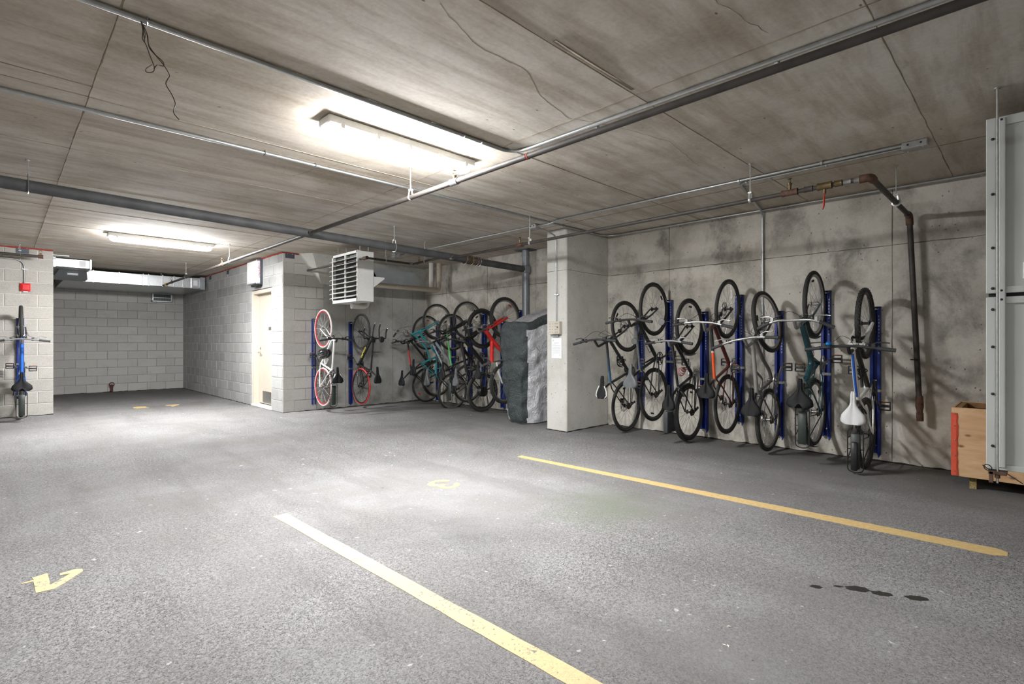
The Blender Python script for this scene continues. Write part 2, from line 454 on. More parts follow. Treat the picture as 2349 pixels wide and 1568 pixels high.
# form lines of the ceiling: proud fins of concrete along the plywood joints
def seam_line(a, b, parent, name, mat, w, n, jit, d):
    a, b = Vector(a), Vector(b); t = (b - a); L = t.length; t.normalize(); d = Vector(d)
    sdir = t.cross(d).normalized(); rings = []
    k = max(2, int(L / n))
    for i in range(k + 1):
        p = a + t * (L * i / k); o = random.uniform(-jit, jit); ww = w * random.uniform(0.35, 1.25)
        rings.append([p + sdir * (o - ww), p + sdir * (o - ww * 0.4) + d * 0.0035, p + sdir * (o + ww * 0.4) + d * 0.0035, p + sdir * (o + ww)])
    return MB().loft(rings, caps=False, closed=False).build(name, mat, parent)
for x in (-2.04, 0.40, 2.84, 5.28):
    seam_line((x, -4, CZ), (x, YR - 0.1, CZ), ceil, 'form_seam', M_SEAM, 0.005, 0.10, 0.002, (0, 0, -1))
for k in range(-2, 12):
    y = 0.555 + 1.22 * k
    seam_line((-4, y, CZ), (XW, y, CZ), ceil, 'form_seam', M_SEAM, 0.004, 0.15, 0.003, (0, 0, -1))
seam_line((-3, 4.03, CZ), (0.4, 4.03, CZ), ceil, 'form_seam', M_SEAM, 0.005, 0.1, 0.004, (0, 0, -1))
# long shrinkage cracks
def crack(pts, w=0.0013):
    rings = []; P = [Vector((x, y, CZ)) for x, y in pts]; out = []
    for a, b in zip(P, P[1:]):
        m = max(2, int((b - a).length / 0.05))
        for i in range(m): out.append(a.lerp(b, i / m) + Vector((random.uniform(-.008, .008), random.uniform(-.008, .008), 0)))
    out.append(P[-1])
    for i, p in enumerate(out):
        t = (out[min(i + 1, len(out) - 1)] - out[max(i - 1, 0)]).normalized(); sd = t.cross(Vector((0, 0, 1)))
        ww = w * random.uniform(0.3, 1.2)
        rings.append([p - sd * ww, p + Vector((0, 0, -0.0008)), p + sd * ww])
    MB().loft(rings, caps=False, closed=False).build('crack', M_CRACK, ceil)
crack([(1.43, 1.93), (1.78, 2.06), (2.15, 2.05), (2.42, 2.2), (2.80, 2.28), (3.15, 2.13), (3.7, 2.0), (4.4, 2.1)])
crack([(1.95, 4.9), (2.02, 4.5), (2.2, 4.1), (2.3, 3.9)], 0.002)
crack([(2.2, 1.05), (2.75, 0.95)], 0.002)
# step where two form sheets met out of level
MB().loft([[(2.03 + 0.74 * i / 8, 1.735 - 0.0, CZ), (2.03 + 0.74 * i / 8, 1.735, CZ - 0.007 * math.sin(PI * min(1, i / 8 + 0.15)) - 0.001), (2.03 + 0.74 * i / 8, 1.76, CZ)] for i in range(9)], caps=True).build('form_step', M_SEAM, ceil)

# form lines of the right wall
for y in (-1.41, 1.031, 2.26, 3.483):
    seam_line((XW, y, 0.0), (XW, y, CZ), wall_r, 'form_seam', M_SEAMW, 0.003 if y > 2 and y < 3 else 0.005, 0.15, 0.002, (-1, 0, 0))
for y in (5.92, 7.14, 8.36):
    seam_line((XW, y, 0.0), (XW, y, CZ), wall_r, 'form_seam', M_SEAMW, 0.004, 0.15, 0.002, (-1, 0, 0))
seam_line((XW, -4, 2.197), (XW, 9.1, 2.197), wall_r, 'form_seam', M_SEAMW, 0.005, 0.12, 0.003, (-1, 0, 0))

# concrete wall behind the heater
wall_b = struct(MB().box((4.19, YB, 0), (XW, YB + 0.3, CZ)).build('wall_back', M_WALLB), 'grey concrete wall behind the unit heater')
for x in (4.62, 5.12, 5.62, 6.1):
    seam_line((x, YB, 0.0), (x, YB, 2.3), wall_b, 'form_seam', M_SEAMW, 0.003, 0.15, 0.002, (0, -1, 0))
# tapered concrete haunch over the block end
MB().add([(3.70, YB + .02, CZ), (3.87, YB - .26, CZ), (4.14, YB - .012, 2.27), (4.10, YB + .02, 2.27), (4.75, YB + .02, CZ), (4.75, YB - .26, CZ), (4.75, YB - .012, 2.27), (4.75, YB + .02, 2.27)], [(0, 1, 2, 3), (1, 5, 6, 2), (4, 7, 6, 5), (0, 4, 5, 1), (3, 2, 6, 7), (0, 3, 7, 4)]).build('haunch', M_PILLAR, wall_b)

# pillar
pillar = struct(MB().box((5.45, 4.47, 0), (XW, 4.83, CZ)).build('wall_pillar', M_PILLAR, bevel=0.012), 'square concrete pillar standing out from the right wall')
seam_line((5.45, 4.47, 2.197), (5.45, 4.83, 2.197), pillar, 'form_seam', M_SEAMW, 0.003, 0.05, 0.001, (-1, 0, 0))
seam_line((5.45, 4.47, 2.197), (XW, 4.47, 2.197), pillar, 'form_seam', M_SEAMW, 0.003, 0.08, 0.002, (0, -1, 0))

# ------------------------------------------------------------------ block walls
BL, BH, JT = 0.40, 0.20, 0.010
BMESH = {}
def block_mesh(w, h, mat):
    k = (round(w, 3), round(h, 3), mat.name)
    if k not in BMESH:
        me = MB().box((-w / 2, -0.03, -h / 2), (w / 2, 0.05, h / 2)).mesh('block', None, 0.004)
        me.materials.append(mat); BMESH[k] = me
    return BMESH[k]
def block_wall(parent, u0, u1, place, mat, rz, z1=CZ - 0.012, hole=None, first=0.0, run0=0):
    """place(u) -> (x, y) on the wall face; blocks stand 4 mm proud of the mortar"""
    n = int(math.ceil(z1 / BH))
    for r in range(n):
        z0 = r * BH + 0.0; zt = min(z0 + BH, z1)
        if zt - z0 < 0.03: continue
        off = first + (0.5 * BL if (r + run0) % 2 else 0.0)
        k0 = math.floor((u0 - off) / BL) - 1; k1 = math.ceil((u1 - off) / BL) + 1
        for k in range(k0, k1):
            a, b = max(u0, off + k * BL), min(u1, off + (k + 1) * BL)
            parts = [(a, b)]
            if hole and zt > hole[2] + 0.01 and z0 < hole[3] - 0.01:
                parts = [(a, min(b, hole[0])), (max(a, hole[1]), b)]
            for a, b in parts:
                if b - a < 0.03: continue
                w = b - a - JT; h = zt - z0 - JT
                x, y = place((a + b) / 2)
                o = link('block', block_mesh(w, h, mat), None, parent, (x, y, (z0 + zt) / 2))
                o.rotation_euler = (0, 0, rz)
                o.location -= Vector((0, .004, 0)) if rz == 0 else Vector((.004, 0, 0))
                o.location += Vector((random.uniform(-.001, .001), random.uniform(-.001, .001), 0))

# end wall of the recess (faces the camera side, -Y)
w1 = struct(MB().box((0.2, YR, 0), (XD + 0.2, YR + 0.25, CZ)).build('wall_recess', M_MORTAR), 'grey concrete block end wall of the recess')
block_wall(w1, 0.66, XD, lambda u: (u, YR + 0.026), M_BLOCK, 0, first=XD % 0.4)
struct(MB().box((0.34, YP + 0.25, 0), (0.62, YR, CZ)).build('wall_recess_left', M_BLOCK))
# left pier
w2 = struct(MB().box((FX0, YP, 0), (0.64, YP + 0.25, CZ)).build('wall_left', M_MORTAR_L), 'pale concrete block wall with a hanging bike')
block_wall(w2, -1.96, 0.644, lambda u: (u, YP + 0.026), M_BLOCK_L, 0, first=0.244)
# wall with the door
DY0, DY1, DZ = 9.62, 10.64, 2.20
mb = MB().box((XD, YB, 0), (XD + 0.2, DY0, CZ)).box((XD, DY1, 0), (XD + 0.2, YR, CZ)).box((XD, DY0, DZ), (XD + 0.2, DY1, CZ))
w3 = struct(mb.build('wall_door', M_MORTAR_L), 'pale block wall with the cream door')
block_wall(w3, YB, YR, lambda u: (XD + 0.026, u), M_BLOCK_D, -PI / 2, hole=(DY0, DY1, 0.0, DZ), first=YB)
# short block return beside the heater wall
w4 = struct(MB().box((XD + 0.2, YB, 0), (4.19, YB + 0.2, CZ)).build('wall_return', M_MORTAR), 'short grey block wall between the door and the heater')
block_wall(w4, XD - 0.004, 4.19, lambda u: (u, YB + 0.026), M_BLOCK, 0, first=XD - 0.004, run0=1)

# red fire caulk along wall tops and slate deflection plates
def caulk(pts, n):
    P = [Vector(p) for p in pts]; out = []
    for i in range(n + 1):
        t = i / n * (len(P) - 1); k = min(int(t), len(P) - 2); out.append(P[k].lerp(P[k + 1], t - k))
    return MB().tube(out, [0.014 * random.uniform(0.6, 1.35) for _ in out], 6)
caulk([(-1.9, YP - 0.006, CZ - 0.012), (0.64, YP - 0.006, CZ - 0.012)], 40).build('fire_caulk', M_REDC, w2, 60)
caulk([(XD - 0.006, YB - 0.006, CZ - 0.012), (XD - 0.006, 14.0, CZ - 0.012)], 90).build('fire_caulk', M_REDC, w3, 60)
caulk([(XD - 0.006, YB - 0.006, CZ - 0.012), (3.80, YB - 0.006, CZ - 0.012)], 8).build('fire_caulk', M_REDC, w4, 60)
def clip_plate(lo, hi, bolts, parent):
    p = MB().box(lo, hi).build('deflection_plate', M_PLATE, parent, bevel=0.002)
    for b in bolts: MB().ball(b, 0.012, 8, 5).build('bolt', M_CHROME, p, 60)
for x in (-0.9, 0.26):
    clip_plate((x - 0.08, YP - 0.012, CZ - 0.10), (x + 0.08, YP, CZ - 0.002), [(x - 0.05, YP - 0.014, CZ - 0.02), (x + 0.05, YP - 0.014, CZ - 0.02)], w2)
for y in (10.6, 12.1, 13.4):
    clip_plate((XD - 0.012, y - 0.08, CZ - 0.11), (XD, y + 0.08, CZ - 0.002), [(XD - 0.014, y - 0.05, CZ - 0.02), (XD - 0.014, y + 0.05, CZ - 0.02)], w3)
clip_plate((3.50, YB - 0.012, CZ - 0.10), (3.66, YB, CZ - 0.002), [(3.54, YB - 0.014, CZ - 0.025), (3.62, YB - 0.014, CZ - 0.025)], w4)
# tar line at the foot of the walls
def tar(a, b, parent):
    a, b = Vector(a), Vector(b); n = int((b - a).length / 0.06); out = [a.lerp(b, i / n) for i in range(n + 1)]
    MB().tube(out, [0.016 * random.uniform(0.2, 1.3) for _ in out], 5).build('tar_joint', M_TAR, parent, 60)
tar((0.7, YR - 0.005, 0), (XD, YR - 0.005, 0), w1); tar((XD - 0.006, YR, 0), (XD - 0.006, 10.7, 0), w3)
tar((XD, YB - 0.004, 0.0), (4.19, YB - 0.004, 0.0), w4); tar((4.19, YB - 0.003, 0), (XW, YB - 0.003, 0), wall_b)
tar((XW - 0.004, 5.0, 0), (XW - 0.004, 9.1, 0), wall_r); tar((XW - 0.003, -2, 0), (XW - 0.003, 4.4, 0), wall_r)
tar((5.447, 4.47, 0), (5.447, 4.83, 0), pillar); tar((5.45, 4.467, 0), (6.4, 4.467, 0), pillar)
tar((-1.9, YP - 0.004, 0), (0.64, YP - 0.004, 0), w2)

# ------------------------------------------------------------------ door
door = struct(empty('door_1', (XD + 0.1, (DY0 + DY1) / 2, 0)), 'cream steel door in the block wall')
ox, oy = door.location.x, door.location.y
def D(mb_, name, mat, parent=door, **k):
    k['M'] = Matrix.Translation((-ox, -oy, 0)); return mb_.build(name, mat, parent, **k)
fr = MB()
fr.box((XD + 0.008, DY1 - 0.055, 0), (XD + 0.2, DY1, DZ)).box((XD + 0.008, DY0, 0), (XD + 0.2, DY0 + 0.055, DZ)).box((XD + 0.008, DY0 + 0.055, DZ - 0.07), (XD + 0.2, DY1 - 0.055, DZ))
D(fr, 'door_frame', M_CREAM, bevel=0.004)
D(MB().box((XD + 0.085, DY1 - 0.075, 0.0), (XD + 0.2, DY1 - 0.054, DZ - 0.069)).box((XD + 0.085, DY0 + 0.054, DZ - 0.09), (XD + 0.2, DY1 - 0.054, DZ - 0.069)), 'door_stop', M_CREAM, bevel=0.002)
leaf = D(MB().box((XD + 0.11, DY0 + 0.06, 0.055), (XD + 0.155, DY1 - 0.08, DZ - 0.092)), 'door_leaf', M_CREAM, bevel=0.003)
D(MB().box((XD + 0.105, DY0 + 0.08, 0.075), (XD + 0.111, DY1 - 0.26, 0.29)), 'kick_plate', M_ALU, leaf)
D(MB().box((XD + 0.106, 9.93, 1.44), (XD + 0.111, 10.08, 1.50)), 'name_plate', plain('engraved_plate', (112, 108, 102), 0.5, 0.3), leaf, bevel=0.002)
lv = MB().lathe([(0.030, 0), (0.030, -0.012), (0.012, -0.016), (0.012, -0.06)], (XD + 0.11, 10.49, 1.02), 'x', 16)
lv.tube(bend([(XD + 0.055, 10.49, 1.02), (XD + 0.05, 10.47, 1.02), (XD + 0.05, 10.37, 1.02)], 0.02), 0.010, 8)
lv.lathe([(0.028, 0), (0.028, -0.01), (0.018, -0.016)], (XD + 0.11, 10.49, 1.10), 'x', 16)
D(lv, 'lever_handle', M_CHROME, leaf, smooth=40)
D(MB().box((XD - 0.02, DY0 - 0.02, 0), (XD + 0.2, DY1 + 0.02, 0.035)), 'threshold', plain('pale_sill', (214, 212, 206), 0.8), bevel=0.006)
D(MB().box((XD - 0.004, DY0 - 0.02, DZ), (XD + 0.02, DY1 + 0.02, DZ + 0.014)), 'lintel_shade_strip', M_DARK)  # dark strip stands in for the shadow line along the lintel

# framed air filter above the door
f = thing('wall_filter', 'white pleated air filter in a metal frame above the cream door', 'air filter', (XD, 10.30, 2.28))
def L(mb_, name, mat, par, root=None, **k):
    r = (root or par); k['M'] = Matrix.Translation(-Vector(r.location)); return mb_.build(name, mat, par, **k)
fx0, fx1, fy0, fy1, fz0, fz1 = XD - 0.13, XD - 0.006, 10.05, 10.55, 2.29, 2.73
L(MB().box((fx0 + .012, fy0, fz0), (fx1, fy1, fz1)), 'filter_case', M_GALV, f, bevel=0.004)
pf = L(MB().box((fx0 + .004, fy0 + .02, fz0 + .02), (fx0 + .013, fy1 - .02, fz1 - .02)), 'filter_face', M_PAPER, f)
for i in range(3):
    z = fz0 + 0.03 + i * 0.133
    L(MB().box((fx0 - 0.002, fy0 + .035, z), (fx0 + .005, fy1 - .035, z + 0.108)), 'filter_panel', M_WHITE, pf, root=f, bevel=0.002)
L(MB().box((fx0 + .02, fy0 - .004, fz0 + .02), (fx1 - .01, fy0 + .001, fz1 - .02)), 'side_card', M_PAPER, f)
for word, zc in (('True', .345), ('Perfect', .205)):
    tm = text_mesh(word, .058); tm.materials.append(plain('red_lettering', (150, 40, 56), .7))
    to = bpy.data.objects.new('side_lettering', tm); COL.objects.link(to); to.parent = f
    to.matrix_local = Matrix.Translation((-.068, fy0 - .0055 - 10.30, zc)) @ Matrix.Rotation(rad(90), 4, 'X') @ Matrix.Rotation(rad(-90), 4, 'Z')
L(MB().box((fx0 + .02, fy0 + .01, fz0 - .04), (fx1, fy1 - .18, fz0)), 'lower_bracket', M_DARK, f, bevel=0.004)
L(MB().box((fx1 - .05, fy0 - .006, fz0 - .01), (fx1, fy0 + .01, fz1 + .03)), 'side_rail', M_PLATE, f)

# ------------------------------------------------------------------ ceiling luminaires
def luminaire(x0, x1, y, label, group='ceiling luminaires'):
    t = thing('ceiling_light', label, 'ceiling light', ((x0 + x1) / 2, y, CZ), group)
    w = 0.072
    def sec(x, k=1.0, dz=0.0, zs=1.0):
        pr = [(-w, -0.06), (-w * 0.97, -0.085), (-w * 0.86, -0.104), (-w * 0.55, -0.114), (0, -0.117), (w * 0.55, -0.114), (w * 0.86, -0.104), (w * 0.97, -0.085), (w, -0.06)]
        return [(x, y + a * k, CZ + (-0.06 + (b + 0.06) * zs)) for a, b in pr]
    L(MB().loft([sec(x0 - .0, .3, 0, .25), sec(x0 + .015, .75, 0, .75), sec(x0 + .05), sec(x1 - .05), sec(x1 - .015, .75, 0, .75), sec(x1, .3, 0, .25)], caps=True), 'diffuser', M_LAMP, t, smooth=50)
    L(MB().box((x0 - .02, y - w * 1.12, CZ - .062), (x1 + .02, y + w * 1.12, CZ - .002)), 'housing', M_WHITE, t, bevel=0.008)
    n = 5
    for i in range(n):
        x = x0 + .08 + (x1 - x0 - .16) * i / (n - 1)
        for sy in (-1, 1):
            L(MB().box((x - .015, y + sy * w * 1.12 - .006, CZ - .08), (x + .015, y + sy * w * 1.12 + .006, CZ - .04)), 'latch', M_WHITE, t, bevel=0.002)
    return t
luminaire(1.60, 2.86, 3.44, 'lit tubular ceiling light nearest the camera, above the sprinkler pipe')
luminaire(1.10, 2.39, 9.22, 'lit tubular ceiling light further back, towards the block recess')
luminaire(-4.2, -2.94, -2.4, 'lit tubular ceiling light added out of view behind the photographer as fill')  # unseen fixture added as fill light for the room
# ------------------------------------------------------------------ pipes and conduits
def run(name, label, cat, pts, r, mat, n=12, rb=0.0, couplings=(), part='pipe', group=None, taper=None):
    """a pipe run as one thing: pipe plus couplings given as (point, axis, length, radius, material)"""
    t = thing(name, label, cat, pts[0], group)
    P = bend(pts, rb) if rb else pts
    L(MB().tube(P, taper or r, n), part, mat, t, smooth=40)
    for p, ax, ln, rr, mm in couplings:
        p = Vector(p); ax = Vector(ax).normalized()
        c = MB().tube([p - ax * ln / 2, p - ax * ln * .3, p + ax * ln * .3, p + ax * ln / 2], [rr * 1.08, rr, rr, rr * 1.08], 12)
        L(c, 'coupling', mm, t, smooth=50)
    return t
def hanger(x, y, zp, r, label, mat=M_ROD, along='y', zt=CZ):
    """threaded rod with a clevis round the pipe"""
    t = thing('pipe_hanger', label, 'pipe hanger', (x, y, zt), 'pipe hangers')
    L(MB().cyl((x, y, zt), (x, y, zp + r + .035), .0048, n=8).lathe([(.016, 0), (.016, -.006)], (x, y, zt), 'z', 12), 'rod', mat, t, smooth=40)
    u = (1, 0, 0) if along == 'y' else (0, 1, 0)
    q = [Vector((x, y, zp + r + .045)) + Vector(u) * (r * .55)] + arc((x, y, zp), r + .004, rad(35), rad(-215), 14, u, (0, 0, 1)) + [Vector((x, y, zp + r + .045)) - Vector(u) * (r * .55)]
    L(MB().tube(q, .0045, 6, flat=2.6).cbox((x, y, zp + r + .045), (.03, .03, .014)), 'clevis', mat, t, smooth=40)
    return t
def sprinkler_head(t, p, root):
    x, y, z = p
    m = MB().lathe([(.012, 0), (.012, .02), (.018, .02), (.018, .03), (.008, .034)], (x, y, z), 'z', 10)
    m.tube(arc((x, y, z + .05), .017, rad(-80), rad(260), 10, (1, 0, 0), (0, 0, 1)), .0028, 5).lathe([(.004, .066), (.019, .068), (.019, .071), (.004, .073)], (x, y, z), 'z', 12)
    return L(m, 'sprinkler_head', M_BRASS, t, root=root, smooth=40)

PX, PZ = 2.59, 2.50
sp = run('sprinkler_pipe', 'long grey sprinkler main running under the nearest light', 'pipe', [(PX, -6.5, PZ), (PX, 3.27, PZ), (PX, 14.35, PZ - .02)], .021, M_PIPE_D, 14,
         couplings=[((PX, 3.28, PZ), (0, 1, 0), .085, .026, M_GALV), ((PX, 6.0, PZ), (0, 1, 0), .09, .025, M_PIPE_D), ((PX, 9.35, PZ - .01), (0, 1, 0), .08, .027, M_RUST), ((PX, 12.9, PZ - .018), (0, 1, 0), .06, .025, M_RUST), ((PX, 2.47, PZ), (0, 1, 0), .018, .0218, M_REDC)])
sprinkler_head(sp, (PX, 3.28, PZ + .024), sp); sprinkler_head(sp, (PX, 9.37, PZ + .016), sp); sprinkler_head(sp, (PX, 12.9, PZ + .006), sp)
L(MB().obox((PX, 13.4, PZ - .02), (1, 0, 0), (0, 1, 0), (0, 0, 1), (.06, .05, .05)), 'yellow_tag', plain('yellow_tag', (220, 190, 60), .6), sp, bevel=.004)
hanger(PX, 3.905, PZ, .021, 'threaded hanger on the sprinkler main beside the nearest light')
hanger(PX, 9.0, PZ - .01, .021, 'threaded hanger on the sprinkler main at the block wall corner')
hanger(PX, 11.7, PZ - .015, .021, 'threaded hanger on the sprinkler main in front of the duct')
hanger(PX, 13.9, PZ - .018, .021, 'threaded hanger on the sprinkler main over the wall grille')

BY = 6.05
def bz(x): return 2.548 - (x - .17) * .0178
bp = run('drain_pipe', 'thick dark drain pipe sloping along the ceiling to the grey riser', 'pipe', [(-6.8, BY, bz(-6.8)), (6.29, BY, bz(6.29))], .052, M_PIPE_G, 20,
         couplings=[((4.98, BY, bz(4.98)), (1, 0, -.0178), .05, .060, M_RUST), ((5.09, BY, bz(5.09)), (1, 0, -.0178), .09, .064, M_BRASS), ((5.22, BY, bz(5.22)), (1, 0, -.0178), .05, .060, M_RUST)])
for x in (4.97, 5.1, 5.2, 5.25):
    L(MB().tube(arc((x, BY, bz(x)), .066, 0, 2 * PI, 20, (0, 1, 0), (0, 0, 1)), .005, 5, flat=1.8), 'hose_clamp', M_CHROME, bp, smooth=40)
hanger(.17, BY, bz(.17), .052, 'wide hanger on the thick drain pipe at the left', along='x')
hanger(3.757, BY, bz(3.757), .052, 'wide hanger on the thick drain pipe above the heater', along='x')
rz = thing('riser_pipe', 'weathered grey vertical riser pipe on the wall behind the bike cover', 'pipe', (6.29, BY, 0))
L(MB().cyl((6.29, BY, 0), (6.29, BY, CZ - .01), .056, n=20), 'pipe', M_PIPE_V, rz, smooth=40)
L(MB().lathe([(.066, 0), (.066, .05)], (6.29, BY, CZ - .11), 'z', 20), 'collar', M_PIPE_V, rz, smooth=40)
L(MB().cbox((6.29, BY, CZ - .008), (.22, .32, .012)), 'ceiling_plate', M_PLATE, rz)
L(MB().cbox((6.29, BY, bz(6.29)), (.135, .12, .13)), 'tee', M_PIPE_V, rz, bevel=.02, seg=2)

QX, QZ = 4.65, 2.455
valve_t = run('sprinkler_branch', 'dark sprinkler branch with red-handled valve dropping down the right wall', 'pipe',
    [(QX, BY, QZ - .02), (QX, .88, QZ)], .0175, M_PIPE_D, 12,
    couplings=[((QX, 1.44, QZ), (0, 1, 0), .12, .026, M_RUST), ((QX, 1.30, QZ), (0, 1, 0), .06, .022, M_PIPE_D), ((QX, 1.185, QZ), (0, 1, 0), .10, .028, M_BRASS), ((QX, 1.09, QZ), (0, 1, 0), .05, .024, M_BRASS), ((QX, 1.03, QZ), (0, 1, 0), .05, .020, M_ALU), ((QX, .96, QZ), (0, 1, 0), .05, .025, M_ALU),
               ((QX, 4.57, QZ - .018), (0, 1, 0), .10, .026, M_RUST), ((QX, 5.95, QZ - .02), (0, 1, 0), .05, .024, M_ALU)])
v0 = Vector(valve_t.location)
L(MB().tube(bend([(QX, .95, QZ), (QX, .88, QZ), (QX + .08, .88, QZ)], .06), .031, 12), 'elbow', M_RUST, valve_t, smooth=50)
L(MB().tube([(QX + .05, .88, QZ), (6.26, .875, QZ - .01)], .0215, 12), 'cross_pipe', M_PIPE_D, valve_t, smooth=40)
L(MB().tube(bend([(6.20, .875, QZ - .01), (6.28, .875, QZ - .012), (6.285, .872, QZ - .10)], .06), .031, 12), 'elbow', M_RUST, valve_t, smooth=50)
L(MB().tube([(6.283, .872, QZ - .06), (6.30, .80, .62)], .024, 12), 'drop_pipe', M_PIPE_D, valve_t, smooth=40)
L(MB().tube([(6.30, .80, .70), (6.30, .798, .60), (6.30, .797, .56), (6.30, .796, .50)], [.030, .034, .026, .022], 12).tube([(6.30, .796, .54), (6.30, .795, .46)], [.030, .030], 8), 'drain_fitting', M_RUST, valve_t, smooth=50)
L(MB().tube(arc((6.29, .835, 1.05), .030, 0, 2 * PI, 14, (1, 0, 0), (0, 1, 0)), .006, 6).cyl((6.30, .835, 1.05), (XW, .835, 1.05), .006), 'pipe_clamp', M_DARK, valve_t, smooth=40)
L(MB().cyl((QX, 1.185, QZ - .02), (QX, 1.185, QZ - .06), .011), 'valve_stem', M_BRASS, valve_t, smooth=40)
L(MB().cyl((QX, 1.44, QZ + .02), (QX, 1.44, QZ + .05), .011), 'valve_stem', M_BRASS, valve_t, smooth=40)
L(MB().tube([(QX - .004, 1.185, QZ - .055), (QX - .012, 1.186, QZ - .10), (QX - .004, 1.19, QZ - .155), (QX - .012, 1.195, QZ - .185)], [.007, .012, .013, .008], 8, flat=.5), 'valve_handle', M_REDH, valve_t, smooth=50)
sprinkler_head(valve_t, (QX, 1.44, QZ + .045), valve_t); sprinkler_head(valve_t, (QX, 4.57, QZ + .01), valve_t)
hanger(QX, 1.758, QZ, .0175, 'threaded hanger on the branch pipe left of the red valve handle')
hanger(QX, 4.40, QZ - .015, .0175, 'threaded hanger on the branch pipe beside the concrete pillar')
hanger(5.62, .875, QZ - .006, .0215, 'threaded hanger on the cross pipe right of the red valve handle', along='x')

br = run('sprinkler_branch', 'thin sprinkler branch crossing in front of the unit heater', 'pipe',
    [(3.89, YB + .02, 2.49), (3.89, 7.04, 2.475), (4.72, 7.04, 2.47), (4.62, BY + .03, 2.465)], .0165, M_PIPE_D, 12, 0.03,
    couplings=[((3.89, 7.06, 2.475), (0, 1, 0), .10, .026, M_RUST), ((4.66, 7.02, 2.47), (1, 0, 0), .05, .022, M_ALU), ((4.72, 6.95, 2.469), (0, 1, 0), .05, .022, M_ALU)])
sprinkler_head(br, (4.71, 6.86, 2.488), br)
hanger(4.22, 7.04, 2.473, .0165, 'threaded hanger on the thin branch beside the heater', along='x')
hanger(4.68, 6.66, 2.468, .0165, 'threaded hanger on the thin branch near the thick drain pipe')

# electrical conduit on the ceiling
CR = .0125
def clamp(t, p, ax):
    x, y, z = p
    u = (0, 1, 0) if ax == 'x' else (1, 0, 0)
    m = MB().tube(arc((x, y, z), CR + .004, 0, PI * 2, 12, u, (0, 0, 1)), .004, 5, flat=3)
    L(m, 'conduit_clamp', M_GALV, t, smooth=40)
c1 = run('conduit', 'steel conduit crossing the ceiling and turning along the sprinkler main', 'conduit',
    [(-4.5, 3.0, CZ - CR - .004), (2.98, 3.0, CZ - CR - .004), (3.05, -5.0, CZ - CR - .004)], .014, M_CONDUIT, 10, .16, part='tube')
for x in (.50, 2.45, 2.62): clamp(c1, (x, 3.0, CZ - CR - .004), 'x')
for y in (2.2, 1.0): clamp(c1, (3.02, y, CZ - CR - .004), 'y')
c2 = run('conduit', 'steel conduit crossing the ceiling left of the light and ending at the wall top', 'conduit',
    [(-4.5, 4.41, CZ - CR - .004), (6.29, 4.41, CZ - CR - .004), (6.33, -3.0, CZ - CR - .02)], .0135, M_CONDUIT, 10, .2, part='tube')
for x in (1.53, 1.95, 5.3): clamp(c2, (x, 4.41, CZ - CR - .004), 'x')
for y in (3.3, 2.0, 2.75, .35): clamp(c2, (6.325, y, CZ - CR - .012), 'y')
c3 = run('conduit', 'steel conduit between two junction boxes along the right side', 'conduit',
    [(5.05, 8.6, CZ - CR - .004), (5.03, 4.72, CZ - CR - .004)], .011, M_CONDUIT, 8, part='tube')
c4 = run('conduit', 'bright steel conduit running from the pillar box to the far right junction box', 'conduit',
    [(5.03, 4.60, CZ - CR - .015), (5.03, 4.42, CZ - CR - .02), (4.99, 4.2, CZ - CR - .004), (5.02, .74, CZ - CR - .004)], .013, M_CONDUIT, 10, .06, part='tube')
for y in (3.6, 2.0, 1.3): clamp(c4, (5.01, y, CZ - CR - .004), 'y')
c5 = run('conduit', 'steel conduit branching over to the wall and running down behind the bikes', 'conduit',
    [(5.07, .74, CZ - CR - .01), (5.07, 2.02, CZ - CR - .01), (6.385, 2.273, CZ - CR - .01), (6.385, 2.273, 1.0)], .0135, M_CONDUIT, 10, .1, part='tube')
clamp(c5, (5.07, 1.95, CZ - CR - .01), 'y'); clamp(c5, (5.07, 1.28, CZ - CR - .01), 'y')
def jbox(c, d, label):
    t = thing('junction_box', label, 'junction box', c, 'steel junction boxes')
    L(MB().cbox(c, d), 'box', M_GALV, t, bevel=.006)
    x, y, z = c
    L(MB().cbox((x, y, z - d[2] / 2 - .002), (d[0] * .96, d[1] * .96, .004)), 'cover', M_GALV, t, bevel=.001)
    for i in (-1, 1): L(MB().ball((x + i * d[0] * .3, y + i * d[1] * .3, z - d[2] / 2 - .004), .006, 8, 4), 'screw', M_CHROME, t, smooth=60)
    for i in (-1, 1): L(MB().lathe([(.008, 0), (.008, .003)], (x - d[0] / 2 - .002, y + i * d[1] * .25, z), 'x', 8), 'knockout', M_DARK, t)
jbox((5.045, .665, CZ - .028), (.11, .16, .052), 'steel junction box at the end of the twin conduits on the right')
jbox((5.02, 4.66, CZ - .028), (.10, .11, .052), 'small steel junction box on the ceiling beside the pillar')
jbox((4.93, 7.9, CZ - .04), (.10, .10, .08), 'small steel junction box on the ceiling behind the drain pipe')
c6 = run('conduit', 'thin conduit curving down the pillar face to the perforated box', 'conduit',
    [(5.05, 4.65, CZ - .04), (5.25, 4.65, CZ - .05), (5.43, 4.638, CZ - .10), (5.432, 4.638, 1.5)], .0105, M_CONDUIT, 10, .08, part='tube')
L(MB().box((5.425, 4.60, 1.86), (5.45, 4.675, 1.875)), 'conduit_strap', M_GALV, c6)

